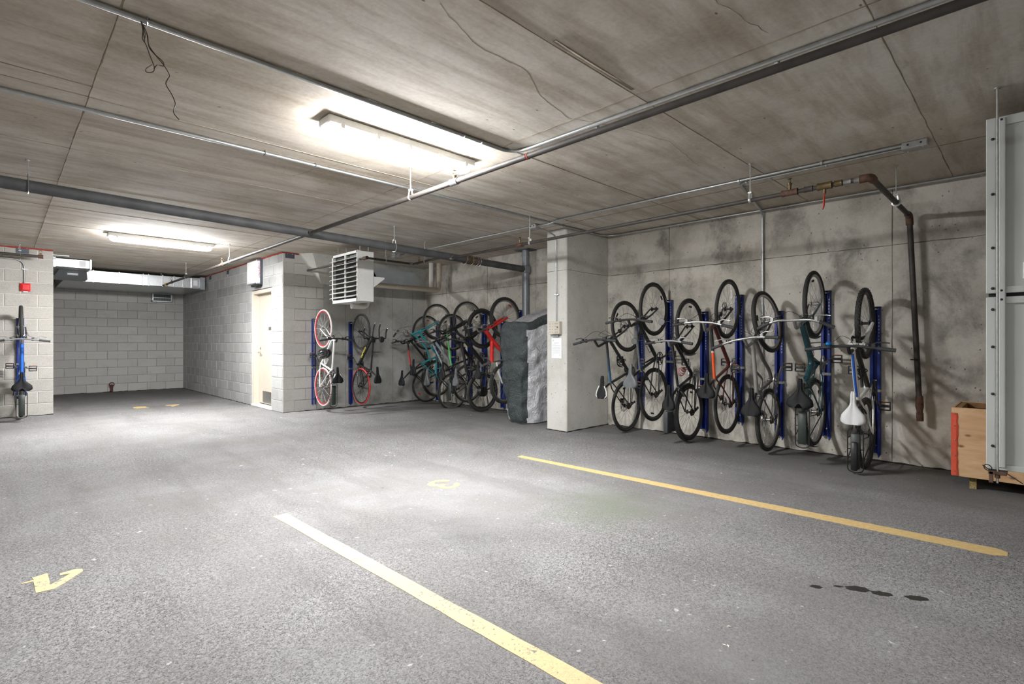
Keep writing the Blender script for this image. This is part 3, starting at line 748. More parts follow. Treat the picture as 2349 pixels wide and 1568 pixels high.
# dangling wires
wt = thing('dangling_wire', 'dark loose wires dangling from the ceiling conduit at upper left', 'wire', (.46, 2.98, CZ - .03))
FWD = Vector((math.cos(math.atan2(1190.0, 1174.5)), math.sin(math.atan2(1190.0, 1174.5)), 0)); RGT = Vector((FWD.y, -FWD.x, 0))
W0 = Vector((.475, 2.985, CZ - .03))
def wire(pts, name='wire'):
    P = [W0 + RGT * (a * .00206) + Vector((0, 0, -b * .00206)) + FWD * (0.02 * math.sin(i * 1.3)) for i, (a, b) in enumerate(pts)]
    Q = []
    for i in range(len(P) - 1):
        p0, p1, p2, p3 = P[max(i - 1, 0)], P[i], P[i + 1], P[min(i + 2, len(P) - 1)]
        for k in range(5):
            s = k / 5; Q.append(0.5 * ((2 * p1) + (p2 - p0) * s + (2 * p0 - 5 * p1 + 4 * p2 - p3) * s * s + (3 * p1 - p0 - 3 * p2 + p3) * s ** 3))
    Q.append(P[-1]); L(MB().tube(Q, .0021, 5), name, plain('dark_wire', (52, 46, 38), .6), wt, smooth=60)
wire([(0, 0), (6, 20), (13, 45), (25, 67), (40, 84), (48, 96), (55, 110), (64, 125), (67, 138), (63, 150), (69, 168), (73, 185), (76, 200), (82, 216), (92, 230)])
wire([(0, 0), (-2, 15), (0, 35), (10, 48), (18, 60), (20, 80), (24, 100), (26, 115), (20, 122), (17, 114), (24, 98)])
wire([(0, 0), (8, 25), (14, 50), (28, 68), (42, 85), (49, 92), (46, 98), (40, 100), (42, 106), (35, 114)])
wire([(0, 0), (3, 22), (5, 40), (14, 52), (14, 45), (4, 20), (1, 2)])

# ------------------------------------------------------------------ unit heater and its insulated pipes
hx0, hx1, hy0, hy1, hz0, hz1 = 3.82, 4.12, 7.22, 8.06, 1.84, 2.61
h = thing('unit_heater', 'white louvred unit heater hanging over the wall bikes', 'heater', ((hx0 + hx1) / 2, (hy0 + hy1) / 2, hz0))
case = MB().box((hx0 + .03, hy0, hz0), (hx1, hy0 + .006, hz1)).box((hx0 + .03, hy1 - .006, hz0), (hx1, hy1, hz1)).box((hx0 + .03, hy0, hz1 - .006), (hx1, hy1, hz1)).box((hx0 + .03, hy0, hz0), (hx1, hy1, hz0 + .006)).box((hx1 - .006, hy0, hz0), (hx1, hy1, hz1))
L(case, 'casing', M_WHITE, h, bevel=.002)
L(MB().box((hx0 + .022, hy0 - .002, hz0 - .002), (hx0 + .04, hy0 + .03, hz1 + .002)).box((hx0 + .022, hy1 - .03, hz0 - .002), (hx0 + .04, hy1 + .002, hz1 + .002)).box((hx0 + .022, hy0, hz1 - .035), (hx0 + .04, hy1, hz1 + .002)).box((hx0 + .022, hy0, hz0 - .002), (hx0 + .04, hy1, hz0 + .05)).box((hx0 + .02, 7.60, hz0), (hx0 + .04, 7.63, hz1)), 'front_frame', M_WHITE, h, bevel=.002)
L(MB().box((hx0 + .09, hy0 + .01, hz0 + .01), (hx0 + .10, hy1 - .01, hz1 - .01)), 'dark_core', M_DARK, h)
fins = MB()
for i in range(46): fins.box((hx0 + .075, hy0 + .03 + i * .0172, hz0 + .02), (hx0 + .092, hy0 + .033 + i * .0172, hz1 - .02))
L(fins, 'coil_fins', M_ALU, h)
for i in range(9):
    z = hz0 + .085 + i * .073
    L(MB().obox((hx0 + .005, (hy0 + hy1) / 2, z), Vector((-1, 0, -.38)), (0, 1, 0), Vector((-.38, 0, 1)), (.088, hy1 - hy0 - .05, .006)), 'louvre', M_WHITE, h, bevel=.002)
L(MB().prism([(hx1, 2.06), (hx1 + .20, 2.21), (hx1 + .20, 2.235), (hx1, 2.235)], lambda u, v, d: (u, d, v), hy0 + .02, hy0 + .30), 'motor_bracket', M_WHITE, h, bevel=.003)
L(MB().lathe([(.06, 0), (.09, .02), (.09, .15), (.05, .17)], (hx1, 7.62, 2.25), 'x', 18), 'fan_motor', M_DARK, h, smooth=40)
for x, y in ((3.92, 7.28), (3.92, 8.0), (4.06, 7.28), (4.06, 8.0)):
    L(MB().cyl((x, y, hz1), (x, y, CZ), .0055, n=8), 'hanging_rod', M_ROD, h)
def insul(name, label, pts, r, mat, rb):
    t = thing(name, label, 'pipe', pts[0], 'insulated heater pipes')
    L(MB().tube(bend(pts, rb, 6), r, 14), 'insulation', mat, t, smooth=40); return t
ip1 = insul('insulated_pipe', 'beige insulated pipe running along under the heater bracket and up in the corner', [(4.30, 8.30, 2.235), (6.16, 8.30, 2.235), (6.16, 8.30, CZ)], .047, M_INSULD, .09)
insul('insulated_pipe', 'white insulated pipe standing in the corner left of its twin', [(6.02, 8.36, 2.27), (6.02, 8.36, CZ)], .043, M_INSUL, 0.0)
ip2 = insul('insulated_pipe', 'white insulated pipe curling from the heater underside past the black valve', [(4.02, 7.75, 1.80), (4.30, 7.75, 1.80), (4.30, 7.75, 1.98)], .045, M_INSUL, .09)
ip3 = insul('insulated_pipe', 'short white insulated pipe with a black valve lever behind the heater', [(4.34, 7.75, 2.22), (4.34, 7.75, 2.56), (4.22, 7.75, 2.60)], .047, M_INSUL, .08)
L(MB().cyl((4.34, 7.70, 2.30), (4.36, 7.62, 2.26), .018).tube([(4.34, 7.66, 2.40), (4.37, 7.63, 2.30), (4.40, 7.62, 2.23), (4.36, 7.63, 2.20)], [.012, .022, .018, .012], 8), 'valve', M_DARK, ip3, smooth=50)
# bluish steel backing plate high on the concrete wall
bpn = tag(MB().box((4.75, YB - .02, 2.27), (6.16, YB, 2.66)).build('steel_backing_plate', plain('bluish_plate', (168, 174, 176), .8, 0.0, .08, 3)), 'bluish grey plate on the concrete above the insulated pipe', 'panel')

# ------------------------------------------------------------------ duct work in the recess
d = thing('sheet_duct', 'wide galvanised duct across the top of the block recess', 'duct', (2.05, 13.7, 2.457))
dy = 13.71
L(MB().box((.9, dy + .01, 2.457), (XD - .03, YR - .03, 2.70)), 'duct_body', M_GALV, d, bevel=.004)
xs = [1.22, 1.37, 1.80, 2.22, 2.32, 2.58, 2.80, 2.98, 3.12]
for a, b in zip(xs, xs[1:]):
    L(MB().box((a + .006, dy - .002, 2.462), (b - .006, dy + .012, 2.695)), 'duct_panel', M_GALV, d, bevel=.003)
for x in xs[:-1]:
    L(MB().box((x - .012, dy - .022, 2.45), (x + .012, dy + .012, 2.71)), 'standing_seam', M_GALV, d, bevel=.003)
L(MB().box((3.14, dy - .05, 2.47), (3.30, dy + .012, 2.70)), 'end_box', M_GALV, d, bevel=.004)
L(MB().box((3.17, dy - .056, 2.52), (3.25, dy - .049, 2.64)), 'duct_label', M_PAPER, d)
L(MB().box((3.30, dy - .09, 2.43), (3.40, dy + .012, 2.72)), 'end_flange', M_GALVD, d, bevel=.004)
d2 = thing('sheet_duct', 'short bright duct box tight to the ceiling beside the left block wall', 'duct', (.9, 12.6, 2.6))
L(MB().box((.66, 12.55, 2.60), (1.22, 13.35, 2.75)), 'duct_body', M_GALV, d2, bevel=.004)
for xa, xb in ((.66, .72), (1.20, 1.23)): L(MB().box((xa, 12.50, 2.58), (xb, 13.0, 2.765)), 'flange', M_GALV, d2, bevel=.003)
L(MB().box((1.05, 12.543, 2.62), (1.15, 12.551, 2.735)), 'duct_label', M_PAPER, d2)
L(MB().loft([[(.80, 13.0, 2.60), (1.20, 13.0, 2.60), (1.20, 13.35, 2.60), (.80, 13.35, 2.60)], [(.72, 13.25, 2.46), (1.24, 13.25, 2.46), (1.24, 13.72, 2.46), (.72, 13.72, 2.46)]]), 'transition', M_GALVD, d2)
L(MB().obox((1.0, 13.10, 2.53), (1, 0, 0), (0, .5, -.28), (0, .28, .5), (.16, .05, .01)), 'duct_label', M_PAPER, d2)
g = thing('wall_grille', 'steel louvre grille high on the recess end wall under the duct', 'vent grille', (2.96, YR - .05, 2.25))
L(MB().box((2.74, YR - .16, 2.245), (3.18, YR, 2.275)).box((2.74, YR - .16, 2.44), (3.18, YR, 2.456)).box((2.74, YR - .16, 2.25), (2.775, YR, 2.45)).box((3.145, YR - .16, 2.25), (3.18, YR, 2.45)).box((2.77, YR - .158, 2.34), (3.15, YR - .14, 2.36)), 'frame', M_GALV, g, bevel=.004)
L(MB().box((2.77, YR - .10, 2.27), (3.15, YR - .02, 2.445)), 'dark_back', M_DARK, g)
bars = MB()
for i in range(20): bars.box((2.782 + i * .0188, YR - .145, 2.275), (2.788 + i * .0188, YR - .12, 2.44))
L(bars, 'grille_bars', M_GALVD, g)
hb = thing('hose_valve', 'dark red hose valve low on the recess end wall', 'valve', (1.93, YR, .02))
L(MB().cyl((1.93, YR, .16), (1.93, YR - .10, .16), .022).tube([(1.93, YR - .09, .17), (1.93, YR - .11, .10), (1.93, YR - .115, .03)], [.034, .026, .03], 10), 'body', plain('dark_red_iron', (96, 44, 40), .6, .2), hb, smooth=50)
L(MB().tube(arc((1.93, YR - .12, .19), .05, 0, 2 * PI, 14, (1, 0, 0), (0, 0, 1)), .009, 6).cyl((1.93, YR - .13, .16), (1.93, YR - .09, .18), .01), 'hand_wheel', plain('dark_red_iron', (96, 44, 40), .6, .2), hb, smooth=50)
db = run('conduit', 'short conduit stub at the top of the left block wall end', 'conduit', [(.62, 11.9, CZ - .05), (.86, 11.9, CZ - .05)], .012, M_CONDUIT, 8, part='tube')

# ------------------------------------------------------------------ left wall: alarm box, conduit, pipe
al = thing('alarm_box', 'small red fire alarm box on the pale block wall', 'alarm box', (.29, YP, 2.05))
L(MB().loft([[(.228, YP, 2.05), (.358, YP, 2.05), (.358, YP, 2.18), (.228, YP, 2.18)], [(.228, YP - .03, 2.05), (.358, YP - .03, 2.05), (.358, YP - .03, 2.18), (.228, YP - .03, 2.18)], [(.262, YP - .055, 2.075), (.33, YP - .055, 2.075), (.33, YP - .055, 2.155), (.262, YP - .055, 2.155)]]), 'case', M_REDB, al, bevel=.004)
L(MB().box((.27, YP - .028, 2.035), (.325, YP - .004, 2.05)), 'lower_lens', M_PAPER, al)
cl = run('conduit', 'white conduit bending down to the red alarm box', 'conduit', [(-1.9, YP - .02, 2.565), (.285, YP - .02, 2.565), (.285, YP - .02, 2.18)], .011, M_CONDUIT, 8, .14, part='tube')
L(MB().box((.255, YP - .034, 2.405), (.33, YP, 2.42)), 'conduit_strap', M_GALV, cl)
lp = run('sprinkler_branch', 'dark sprinkler pipe with a rusty end across the pale block wall', 'pipe', [(-5, 11.36, 2.605), (.46, 11.36, 2.605)], .022, M_PIPE_D, 12, couplings=[((.47, 11.36, 2.605), (1, 0, 0), .06, .031, M_RUST)])
sprinkler_head(lp, (.47, 11.36, 2.63), lp)
hanger(.225, 11.36, 2.605, .022, 'threaded hanger in front of the pale block wall', along='x')

# ------------------------------------------------------------------ pillar: perforated box and notice
pb = thing('thermostat_guard', 'cream perforated thermostat guard box on the pillar face', 'control box', (5.45, 4.63, 1.33))
L(MB().box((5.385, 4.545, 1.325), (5.45, 4.73, 1.50)), 'box', M_CREAM, pb, bevel=.005)
L(MB().box((5.378, 4.565, 1.335), (5.387, 4.635, 1.49)), 'perforated_door', plain('beige_panel', (190, 182, 170), .5), pb, bevel=.002)
ho = MB()
for j in range(4):
    for y in (4.58, 4.612): ho.cbox((5.3775, y, 1.355 + j * .037), (.003, .010, .007))
    for y in (4.665, 4.71): ho.cbox((5.3845, y, 1.355 + j * .037), (.003, .010, .005))
L(ho, 'vent_holes', M_DARK, pb)
L(MB().lathe([(.008, 0), (.008, -.01)], (5.378, 4.572, 1.42), 'x', 10), 'lock', M_BLACK, pb)
L(MB().box((5.43, 4.60, 1.29), (5.45, 4.70, 1.325)), 'bracket', M_GALVD, pb)
nt = thing('paper_notice', 'white printed notice sheet taped to the pillar below the cream box', 'notice', (5.448, 4.64, 1.0))
L(MB().box((5.4445, 4.555, .995), (5.4465, 4.735, 1.275)), 'sheet', M_PAPER, nt)
rows = [(1.235, .014, .70, .715), (1.205, .006, .61, .70), (1.195, .006, .62, .69)]
pr = MB()
pr.box((5.4438, 4.695, 1.235), (5.4446, 4.715, 1.25))
for z, a, b in [(1.208, 4.60, 4.69), (1.198, 4.61, 4.68), (1.187, 4.655, 4.715)] + [(1.172 - i * .009, 4.575, 4.715) for i in (0, 1, 3, 4, 5, 6, 8, 9, 11, 12)] + [(1.045, 4.69, 4.715), (1.037, 4.70, 4.715)]:
    y = b
    while y > a:
        w = random.uniform(.008, .022); pr.box((5.4438, max(a, y - w), z), (5.4446, y, z + .0034)); y -= w + .004
L(pr, 'print', M_PRINT, nt)
L(MB().lathe([(.005, 0), (.005, -.002)], (5.444, 4.585, 1.042), 'x', 10), 'pin', M_BLACK, nt)

# ------------------------------------------------------------------ hanging grey cabinet and plywood crate
bxX = 4.36
gb = thing('hanging_cabinet', 'tall pale grey sheet metal unit hanging on rods at the right', 'ventilation unit', (bxX, -.6, .43))
for za, zb in ((.44, 1.497), (1.52, 2.595)): L(MB().box((bxX + .02, -1.6, za), (bxX + .75, .222, zb)), 'casing', M_BOXG, gb, bevel=.004)
L(MB().box((bxX + .03, -1.6, 1.49), (bxX + .74, .215, 1.53)), 'joint_gap', M_DARK, gb)
for za, zb in ((1.52, 2.60), (.435, 1.497)): L(MB().box((bxX, .178, za), (bxX + .03, .225, zb)), 'corner_flange', M_BOXG, gb, bevel=.003)
for za, zb in ((2.545, 2.60), (1.52, 1.56), (1.455, 1.497), (.435, .47)): L(MB().box((bxX + .004, -1.6, za), (bxX + .022, .170, zb)), 'edge_strip', M_BOXG, gb, bevel=.002)
L(MB().box((bxX - .002, .135, .45), (bxX + .022, .1685, 2.59)), 'channel', M_BOXG, gb, bevel=.004)
for z in (.58, .90, 1.19, 1.42, 1.55, 1.80, 2.13, 2.47):
    L(MB().ball((bxX - .001, .195, z), .009, 8, 5).cyl((bxX - .001, .195, z), (bxX - .012, .197, z + .002), .004, n=6), 'screw', M_BLACK, gb, smooth=60)
for z in (1.48, 1.535, 2.58): L(MB().ball((bxX + .003, .155, z), .009, 8, 5), 'screw', M_BLACK, gb, smooth=60)
L(MB().box((bxX + .013, -.05, 1.60), (bxX + .021, .062, 1.70)), 'label_frame', M_WHITE, gb, bevel=.002)
L(MB().box((bxX + .010, -.05, 1.607), (bxX + .014, .055, 1.693)), 'label_plate', plain('label_grey', (150, 152, 150), .5), gb)
L(MB().cyl((bxX - .03, .172, .36), (bxX - .03, .172, CZ), .0065, n=8).lathe([(.016, 0), (.016, -.008)], (bxX - .03, .172, CZ), 'z', 12), 'hanging_rod', M_ROD, gb, smooth=40)
L(MB().box((bxX - .045, .13, .412), (bxX + .6, .214, .432)).box((bxX - .045, .19, .36), (bxX - .03, .21, .43)).cyl((bxX - .03, .172, .39), (bxX - .03, .172, .41), .014, n=6), 'strut_channel', M_RUST, gb, bevel=.002)
L(MB().tube(bend([(bxX - .03, .24, .46), (bxX - .04, .20, .43), (bxX - .03, .16, .445), (bxX - .04, .12, .42), (bxX - .05, .06, .38)], .03), .003, 5).tube(arc((bxX - .04, .215, .45), .018, 0, 2 * PI, 10, (0, 1, 0), (0, .2, 1)), .003, 5), 'tie_wire', M_DARK, gb, smooth=60)

cr = thing('plywood_crate', 'open knotty plywood crate with an orange taped corner behind the grey unit', 'crate', (6.0, .0, .0))
cx0, cx1, cy0, cy1, cz0, cz1 = 5.70, 6.33, -1.1, .508, .10, .672
L(MB().box((cx0, cy0, cz0), (cx0 + .018, cy1, cz1)), 'front_panel', M_PLY, cr, bevel=.002)
L(MB().box((cx1 - .018, cy0, cz0), (cx1, cy1, cz1)), 'back_panel', M_PLY, cr, bevel=.002)
L(MB().box((cx0 + .018, cy1 - .018, cz0), (cx1 - .018, cy1, cz1)), 'end_panel', M_PLY, cr, bevel=.002)
L(MB().box((cx0 + .018, cy0, cz0), (cx1 - .018, cy0 + .018, cz1)), 'end_panel', M_PLY, cr, bevel=.002)
L(MB().box((cx0 + .018, cy0 + .018, cz0), (cx1 - .018, cy1 - .018, cz0 + .018)), 'base_panel', M_PLY, cr)
L(MB().box((cx0 + .02, cy0 + .02, cz1 - .05), (cx0 + .06, cy1 - .02, cz1 - .012)).box((cx0 + .06, cy1 - .06, cz1 - .05), (cx1 - .06, cy1 - .02, cz1 - .004)).box((cx1 - .06, cy0 + .02, cz1 - .05), (cx1 - .02, cy1 - .02, cz1 - .004)), 'batten', M_PLYE, cr, bevel=.003)
zz = [cz0 + .005 + (cz1 - .05 - cz0) * i / 14 for i in range(15)]
L(MB().loft([[(cx0 - .002, cy1 - .042 + random.uniform(-.005, .005), z), (cx0 - .006 + random.uniform(-.002, .002), cy1 - .03, z), (cx0 - .003, cy1 + .004, z), (cx0 + .03, cy1 + .005, z), (cx0 + .03, cy1 - .002, z), (cx0 + .002, cy1 - .002, z)] for z in zz]), 'corner_tape', M_TAPE, cr)
for z in (.62, .52, .40, .27, .14): L(MB().ball((cx0 - .006, cy1 - .02, z), .006, 6, 4), 'screw', M_CHROME, cr, smooth=60)
for y in (.378, -.5):
    for x in (cx0 + .06, cx1 - .10): L(MB().box((x, y - .022, 0), (x + .04, y + .022, cz0)), 'foot', M_OSB, cr)

# ------------------------------------------------------------------ floor markings and litter
def paint_strip(pts, name, label, cat, mat, z=.0022, group=None):
    """pts: closed outline on the floor"""
    o = MB().prism(pts, lambda u, v, dd: (u, v, dd), .0002, z).build(name, mat)
    return tag(o, label, cat, group)
def strip(a0, a1, b0, b1, round0=False, round1=False, n=60):
    """outline of a long painted line with slightly uneven edges, left edge a, right edge b"""
    A = [(a0[0] + (a1[0] - a0[0]) * i / n + random.uniform(-.003, .003), a0[1] + (a1[1] - a0[1]) * i / n) for i in range(n + 1)]
    B = [(b0[0] + (b1[0] - b0[0]) * i / n + random.uniform(-.003, .003), b0[1] + (b1[1] - b0[1]) * i / n) for i in range(n + 1)]
    return A + ([((a1[0] + b1[0]) / 2 + (a1[0] - b1[0]) * .25, a1[1] - .05), ((a1[0] + b1[0]) / 2 - (a1[0] - b1[0]) * .25, a1[1] - .05)] if round1 else []) + B[::-1]
paint_strip(strip((1.36, 3.75), (1.60, -4.2), (1.452, 3.757), (1.69, -4.2)), 'parking_line', 'pale yellow parking line running into the near foreground', 'parking line', M_YEL, group='yellow parking lines')
paint_strip(strip((3.909, 3.881), (4.045, .17), (3.99, 3.896), (4.19, .17), round1=True), 'parking_line', 'yellow parking line in front of the bike wall, ending at the right', 'parking line', M_YEL2, group='yellow parking lines')
# stencilled numerals
paint_strip([(0.077, 3.609), (0.124, 3.612), (0.117, 3.651), (0.178, 3.667), (0.181, 3.482), (0.264, 3.58), (0.223, 3.589), (0.223, 3.616), (0.283, 3.629), (0.315, 3.607), (0.315, 3.574), (0.23, 3.454), (0.188, 3.413), (0.124, 3.418), (0.121, 3.592), (0.078, 3.594)], 'stall_number', 'yellow stencilled numeral 4 at the lower left of the floor', 'floor number', M_YEL, group='yellow stall numbers')
paint_strip([(2.822, 3.635), (2.794, 3.619), (2.763, 3.635), (2.73, 3.672), (2.696, 3.679), (2.668, 3.661), (2.656, 3.631), (2.672, 3.599), (2.707, 3.581), (2.736, 3.563), (2.714, 3.558), (2.686, 3.541), (2.67, 3.509), (2.683, 3.485), (2.721, 3.477), (2.752, 3.491), (2.778, 3.531), (2.809, 3.538), (2.822, 3.509), (2.805, 3.474), (2.769, 3.443), (2.723, 3.429), (2.677, 3.432), (2.638, 3.457), (2.623, 3.495), (2.627, 3.536), (2.642, 3.559), (2.617, 3.577), (2.591, 3.615), (2.595, 3.659), (2.614, 3.683), (2.657, 3.713), (2.709, 3.725), (2.758, 3.715), (2.797, 3.686)], 'stall_number', 'yellow stencilled numeral 3 in the middle of the floor', 'floor number', M_YEL2, group='yellow stall numbers')
paint_strip([(1.767, 11.859), (1.847, 11.93), (1.958, 11.862), (1.969, 11.768), (1.925, 11.662), (1.978, 11.637), (1.958, 11.55), (1.876, 11.604), (1.785, 11.589), (1.746, 11.706)], 'stall_number', 'foreshortened yellow numeral left of another before the block recess', 'floor number', M_YEL2, group='yellow stall numbers')
paint_strip([(2.273, 11.821), (2.501, 11.83), (2.477, 11.706), (2.382, 11.57), (2.328, 11.483), (2.299, 11.525), (2.361, 11.648), (2.259, 11.72)], 'stall_number', 'foreshortened yellow numeral 7 before the block recess', 'floor number', M_YEL2, group='yellow stall numbers')
def blob(c, rx, ry, ang, n=16):
    out = []
    for i in range(n):
        a = 2 * PI * i / n; k = random.uniform(.8, 1.12); u, v = rx * k * math.cos(a), ry * k * math.sin(a)
        out.append((c[0] + u * math.cos(ang) - v * math.sin(ang), c[1] + u * math.sin(ang) + v * math.cos(ang)))
    return out
for c, rx, ry in (((3.019, .624), .055, .03), ((3.043, .532), .045, .025), ((3.111, .405), .05, .026), ((2.897, .776), .03, .018), ((2.98, .70), .022, .01)):
    MB().prism(blob(c, rx, ry, rad(-58)), lambda u, v, dd: (u, v, dd), .0002, .0012).build('oil_stain', M_STAIN, floor)
lit = MB()
for i in range(130):
    x, y = (random.uniform(.3, 5.9), random.uniform(.1, 5.5)) if i < 90 else (random.uniform(1.0, 5.8), random.uniform(5.0, 11.5))
    if x > XD - .1 and y > YB - .1: continue
    a = random.uniform(0, 6.28); s_ = random.uniform(.003, .009) * (1.0 if y < 4 else 1.7)
    q = [(x + s_ * 1.6 * math.cos(a), y + s_ * 1.6 * math.sin(a)), (x - s_ * .5 * math.sin(a), y + s_ * .5 * math.cos(a)), (x - s_ * 1.6 * math.cos(a), y - s_ * 1.6 * math.sin(a)), (x + s_ * .5 * math.sin(a), y - s_ * .5 * math.cos(a))]
    z = random.uniform(.002, .006)
    lit.add([(q[0][0], q[0][1], .001), (q[1][0], q[1][1], z), (q[2][0], q[2][1], .001), (q[3][0], q[3][1], z * .6), (x, y, .0005)], [(0, 1, 3), (1, 2, 3), (0, 3, 4), (3, 2, 4), (2, 1, 4), (1, 0, 4)])
lo = lit.build('floor_litter', M_LEAF); lo['kind'] = 'stuff'; tag(lo, 'pale dry leaf and paper crumbs scattered over the asphalt', 'litter')
# ------------------------------------------------------------------ bicycles
# local frame: x forward, y left, z up, origin at the rear axle
WCACHE = {}
def wheel_parts(R, r, rim_mat, spoke_mat, ns, knob, deep, tyre_mat):
    key = (R, r, rim_mat.name, spoke_mat.name, ns, knob, deep, tyre_mat.name)
    if key in WCACHE: return WCACHE[key]
    t = MB().torus(R - r, r, n=48, m=10)
    if knob:
        for i in range(72):
            a = 2 * PI * i / 72
            for y in ((-.011, .011) if i % 2 else (-.017, 0, .017)):
                rr = R - r + math.sqrt(max(r * r - y * y, 0)) + .0005
                u = Vector((math.cos(a), 0, math.sin(a))); w = Vector((-math.sin(a), 0, math.cos(a)))
                t.obox(u * rr + Vector((0, y, 0)), u, (0, 1, 0), w, (.006, .008, .013))
    tm = t.mesh('tyre', 50); tm.materials.append(tyre_mat)
    Ri = R - 2 * r
    d = .040 if deep else .016
    rm = MB().lathe([(Ri + .006, -.012), (Ri - .002, -.013), (Ri - d, -.007), (Ri - d - .003, 0), (Ri - d, .007), (Ri - .002, .013), (Ri + .006, .012), (Ri + .002, 0), (Ri + .006, -.012)], n=48, caps=False).mesh('rim', 40)
    rm.materials.append(rim_mat)
    s = MB(); rh = .022; ro = Ri - d + .002
    for i in range(ns):
        a = 2 * PI * i / ns; sd = 1 if i % 2 else -1; o = rad(52) * (1 if (i // 2) % 2 else -1)
        s.tube([(rh * math.cos(a + o), sd * .030, rh * math.sin(a + o)), (ro * math.cos(a), sd * .003, ro * math.sin(a))], .00125, 4, caps=False)
    sm = s.mesh('spokes', 60); sm.materials.append(spoke_mat)
    hm = MB().lathe([(.005, -.062), (.010, -.060), (.010, -.046), (.016, -.044), (.016, -.036), (.027, -.034), (.027, -.029), (.013, -.024), (.013, .024), (.027, .029), (.027, .034), (.016, .036), (.010, .046), (.010, .060), (.005, .062)], n=16).mesh('hub', 40)
    hm.materials.append(M_ALU if rim_mat is not M_BLACK else M_BLACK)
    WCACHE[key] = (tm, rm, sm, hm); return WCACHE[key]

SCACHE = {}
def saddle_mesh(kind):
    if kind in SCACHE: return SCACHE[kind]
    W, Lg, cut, lobes = {'race': (.074, .29, 0, 0), 'sport': (.082, .29, 1, 0), 'comfort': (.102, .29, 0, 0), 'split': (.100, .27, 1, 0), 'wide': (.122, .285, 0, 1), 'city': (.100, .30, 0, 0)}[kind]
    rings = []; N = 14
    for i in range(N + 1):
        t = i / N                                   # 0 tail .. 1 nose
        x = -Lg * .46 + Lg * t
        if t < .12: w = W * (.70 + .30 * math.sin(t / .12 * PI / 2))
        elif t < .30: w = W * (1.0 - .10 * (t - .12) / .18)
        elif t < .62: s_ = (t - .30) / .32; w = W * .90 * (1 - s_) ** 1.4 + .024 * (1 - (1 - s_) ** 1.4) + W * .12 * s_ * (1 - s_)
        else: w = .024 - .004 * (t - .62) / .38
        if t > .94: w *= .72
        h = .030 + .016 * max(0, 1 - t / .35) if lobes else .026 + .010 * max(0, 1 - t / .4)
        zt = .012 * (1 - t) ** 2 + (.004 if t > .9 else 0) * -1
        dip = (.012 if cut else .003) * (1 if .1 < t < .85 else .3)
        nt = (.035 * max(0, 1 - t / .12)) if lobes else 0.0
        ring = []
        for a, zz, dx in ((-1, -.75, 0), (-.98, -.2, 0), (-.8, .12, 0), (-.45, .22, 0), (-.14, .17, nt), (0, .12 - dip / h, nt * 1.2), (.14, .17, nt), (.45, .22, 0), (.8, .12, 0), (.98, -.2, 0), (1, -.75, 0), (.55, -.8, 0), (-.55, -.8, 0)):
            ring.append((x + dx, a * w, zt + zz * h))
        rings.append(ring)
    me = MB().loft(rings).mesh('saddle', 70)
    SCACHE[kind] = me; return me

def place_matrix(wall):
    return {'R': Matrix(((0, 0, -1), (0, 1, 0), (1, 0, 0))), 'B': Matrix(((0, -1, 0), (0, 0, -1), (1, 0, 0)))}[wall].to_4x4()

